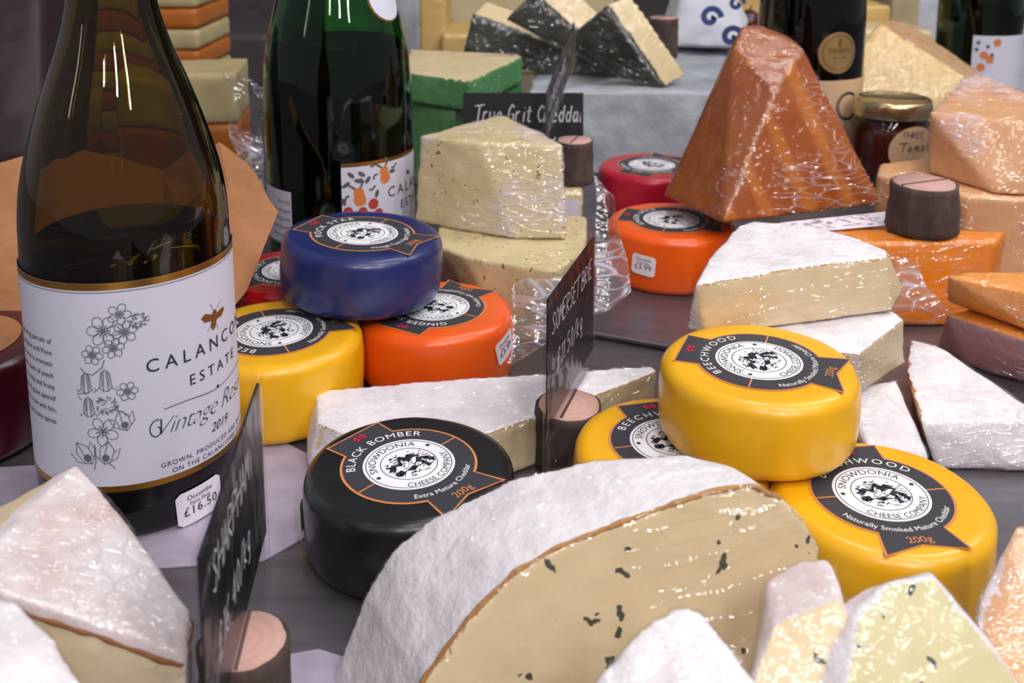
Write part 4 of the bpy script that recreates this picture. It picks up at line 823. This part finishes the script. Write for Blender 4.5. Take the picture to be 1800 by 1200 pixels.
# ================================================================ PAPER, BAGS, BACKGROUND
def sheet(name, corners, mat, nu=16, nv=16, amp=.004, scale=25, seed=0, thick=.0004, parent=None, fold=0.0):
    A, B, C_, D_ = corners; vs, fs = [], []; n = ((B - A).cross(D_ - A)).normalized()
    org = parent.location if parent else sum(corners, Vector()) / 4
    for j in range(nv + 1):
        for i in range(nu + 1):
            s_, t_ = i / nu, j / nv; p = A.lerp(B, s_).lerp(D_.lerp(C_, s_), t_)
            d = amp * (1 - 2 * abs(noise.noise(p * scale + Vector((seed, 0, 0))))) + amp * .6 * noise.noise(p * scale * 2.7 + Vector((0, seed, 0))) + fold * math.sin(s_ * math.pi)
            vs.append(p + n * d - org)
    for j in range(nv):
        for i in range(nu): a = j * (nu + 1) + i; fs.append((a, a + 1, a + nu + 2, a + nu + 1))
    o = obj(name, mk(name, vs, fs), mat, parent)
    if not parent: o.location = org
    if thick: md = o.modifiers.new('s', 'SOLIDIFY'); md.thickness = thick
    return o
# kraft paper bag
kv = [D(385, 252, .565), D(430, 292, .562), D(486, 376, .545), D(463, 445, .53), D(440, 500, .505), D(413, 534, .492), D(405, 470, .50), D(404, 330, .545), D(300, 300, .56), D(300, 520, .50),
      D(120, 265, .56), D(60, 275, .55), D(-40, 290, .53), D(-60, 400, .50), D(40, 420, .505), D(60, 500, .492), D(-60, 560, .475), D(40, 550, .478), D(180, 540, .49)]
kf = [(0, 1, 7), (1, 2, 7), (2, 3, 7), (3, 6, 7), (3, 4, 6), (4, 5, 6), (0, 7, 8), (7, 6, 8), (6, 9, 8), (6, 5, 9), (8, 10, 9), (10, 14, 9), (10, 11, 14), (11, 12, 14), (12, 13, 14), (13, 16, 15), (13, 15, 14), (14, 15, 18), (14, 18, 9), (15, 17, 18), (15, 16, 17)]
org = sum(kv, Vector()) / len(kv); org.z = min(v.z for v in kv)
kb = obj('kraft_paper_bag', mk('kraft_paper_bag', [v - org for v in kv], kf), 'kraft', smooth=False); kb.location = org
bm = bmesh.new(); bm.from_mesh(kb.data); bmesh.ops.subdivide_edges(bm, edges=bm.edges, cuts=3, use_grid_fill=True)
for v in bm.verts: v.co += Vector((0.2, 1, .3)) * (.014 * (.5 - abs(noise.noise(v.co * 22))) - .004 + .004 * noise.noise(v.co * 60))
bm.to_mesh(kb.data); bm.free(); md = kb.modifiers.new('s', 'SOLIDIFY'); md.thickness = .0005
tag(kb, 'crumpled brown kraft paper bag behind the tall bottle', 'bag')
# clear plastic pieces
def clear(name, label, cs, **kw): return tag(sheet(name, cs, 'bag_film', **kw), label, 'plastic wrap')
clear('clear_plastic_wrap', 'crumpled clear plastic bag beside the sparkling bottle', [D(400, 118, .70), D(470, 150, .72), D(476, 330, .66), D(415, 330, .64)], amp=.010, seed=2)
clear('clear_plastic_wrap', 'twisted clear plastic bag mouth beside the far orange truckle', [D(1040, 300, .62), D(1072, 330, .60), D(1106, 505, .54), D(1035, 540, .535)], amp=.007, seed=5, fold=.004)
sheet('film_tail', [G(900, 500, .040), D(1040, 470, .53), D(1035, 560, .50), D(890, 640, .49)], 'bag_film', amp=.006, seed=7, parent=hb)
sheet('film_tail', [D(1545, 440, .56), D(1600, 455, .55), D(1668, 545, .50), D(1555, 545, .52)], 'bag_film', amp=.004, seed=9, parent=o_)
# dark bundle, grey crate and pale blocks at the back
pts = [D(-90, -40, .64), D(66, -20, .66), D(58, 80, .65), D(80, 170, .63), D(75, 270, .61), D(-90, 285, .60), D(-90, 100, .62)]
wedge('dark purple wrapped bundle at the back beside the striped cheese', pts + [p + V3(0, .045, 0) for p in pts], down(pts[4:6]), allr, {'r': ('wrapping', 'dark_plastic')}, filmmat=None, seed=60, name='wrapped_bundle', voxel=.004, amp2=.006)
def blockat(name, label, cat, u0, u1, v0, Y, depth, mat, part, seed, film_=None, zb=0.0, rot=0, group=None):
    a, b = D(u0, v0, Y), D(u1, v0, Y); dx, dy = depth * math.sin(rot), depth * math.cos(rot)
    t4 = [V3(a.x, Y, a.z), V3(b.x, Y, b.z), V3(b.x + dx, Y + dy, b.z), V3(a.x + dx, Y + dy, a.z)]
    cheese(name, label, cat, t4 + down(t4, zb), allr, {'r': (part, mat)}, group, film_, .004, 2, .001, 40, seed)
blockat('grey_crate', 'dark grey shop crate standing behind the two tall bottles', 'crate', 345, 470, 60, 1.25, .2, 'crate', 'crate_wall', 62)
blockat('grey_crate', 'taller charcoal shop crate at the very back', 'crate', 300, 560, -80, 1.6, .2, 'crate', 'crate_wall', 63)
g7 = 'pale cheese blocks in the back row'
blockat('cheese_block', 'tan cheese block standing beside the green waxed block', 'cheese', 738, 785, -40, 1.15, .10, 'paste_yellow', 'paste', 64, 'film_soft', group=g7)
blockat('cheese_block', 'low tan cheese block beneath the peach one', 'cheese', 775, 850, 58, 1.12, .12, 'paste_yellow', 'paste', 65, 'film_soft', group=g7)
blockat('cheese_block', 'peach cheese block far behind the black rinded wedges', 'cheese', 790, 1080, -50, 1.36, .12, 'paste_pale', 'paste', 66, None, group=g7)
blockat('wrapped_cheese_block', 'grey paper wrapped block behind the sparkling bottle', 'cheese', 560, 740, -40, 1.36, .15, 'paper_grey', 'paper_wrap', 67, None)
blockat('cheese_block', 'small cream block right behind the black bottle', 'cheese', 1500, 1562, 8, 1.22, .08, 'paste_yellow', 'paste', 68, None, group=g7)
blockat('cheese_block', 'wide cream block behind the hard yellow wedge', 'cheese', 1490, 1640, 52, 1.12, .08, 'paste_cream', 'paste', 69, None, group=g7)
blockat('cheese_block', 'brownish cheese block between cream block and green bottle', 'cheese', 1562, 1612, -20, 1.34, .10, 'paste_pale', 'paste', 70, None, group=g7)
blockat('wrapped_cheese_block', 'white paper wrapped block beside the bright green bottle', 'cheese', 1600, 1650, -30, 1.55, .10, 'paper_white', 'paper_wrap', 71, None)
blockat('wrapped_cheese_block', 'white wrapped bundle right of the bright green bottle', 'cheese', 1790, 1930, 58, 1.20, .12, 'paper_white', 'paper_wrap', 72, 'film_heavy')
blockat('wrapped_cheese_block', 'mauve wrapped block in the far back corner', 'cheese', 1760, 1960, -40, 1.45, .12, 'rind_mauve', 'paper_wrap', 73, None)
blockat('cheese_block', 'pale yellow block peeking over the blue printed bag', 'cheese', 1285, 1345, -30, 1.30, .08, 'paste_yellow', 'paste', 74, None, group=g7)
# blue printed paper bag
pts = [D(1175, 80, 1.06), D(1200, -10, 1.12), D(1290, -12, 1.12), D(1318, 40, 1.10), D(1310, 80, 1.04), D(1230, 80, 1.04)]
pts += [p + V3(0, .07, 0) for p in pts]
bg = wedge('white paper bag printed with blue swirls behind smoked cheese', pts, [V3(p.x, p.y, .0795) for p in (pts[0], pts[4], pts[6], pts[10])], allr, {'r': ('paper', 'paper_white')}, seed=76, name='paper_bag', voxel=.004, amp2=.004)
def swirl(cx, cy, r): return join2(ribbon([(cx + r * (1 - .05 * i) * math.cos(i * .45), cy + r * (1 - .05 * i) * math.sin(i * .45)) for i in range(15)], r * .55), disc2(cx + r * .2, cy, r * .22, 10))
pw = join2(swirl(0, 0, .011), swirl(.022, -.020, .011), swirl(.026, .014, .008), swirl(-.012, .035, .008))
pc = D(1248, 30, 1.035)
nb = obj('blue_print', mk('blue_print', [Vector((pc.x + x, pc.y - .004, pc.z + y)) - bg.location for x, y in pw[0]], pw[1]), 'blue_print', bg, smooth=False)
# grape
c = G(1316, 42, .0905)
bm = bmesh.new(); bmesh.ops.create_uvsphere(bm, u_segments=20, v_segments=14, radius=.0145)
for v in bm.verts: v.co.z *= 1.15
m = bpy.data.meshes.new('grape'); bm.to_mesh(m); bm.free(); gth = tag(obj('grape', m, 'wax_burgundy'), 'dark red grape between printed bag and black bottle', 'grape'); gth.location = Vector((c.x, c.y, c.z))
tube('stalk', [V3(0, 0, .014), V3(.001, 0, .018), V3(.003, 0, .021)], .0009, 'bark', gth)
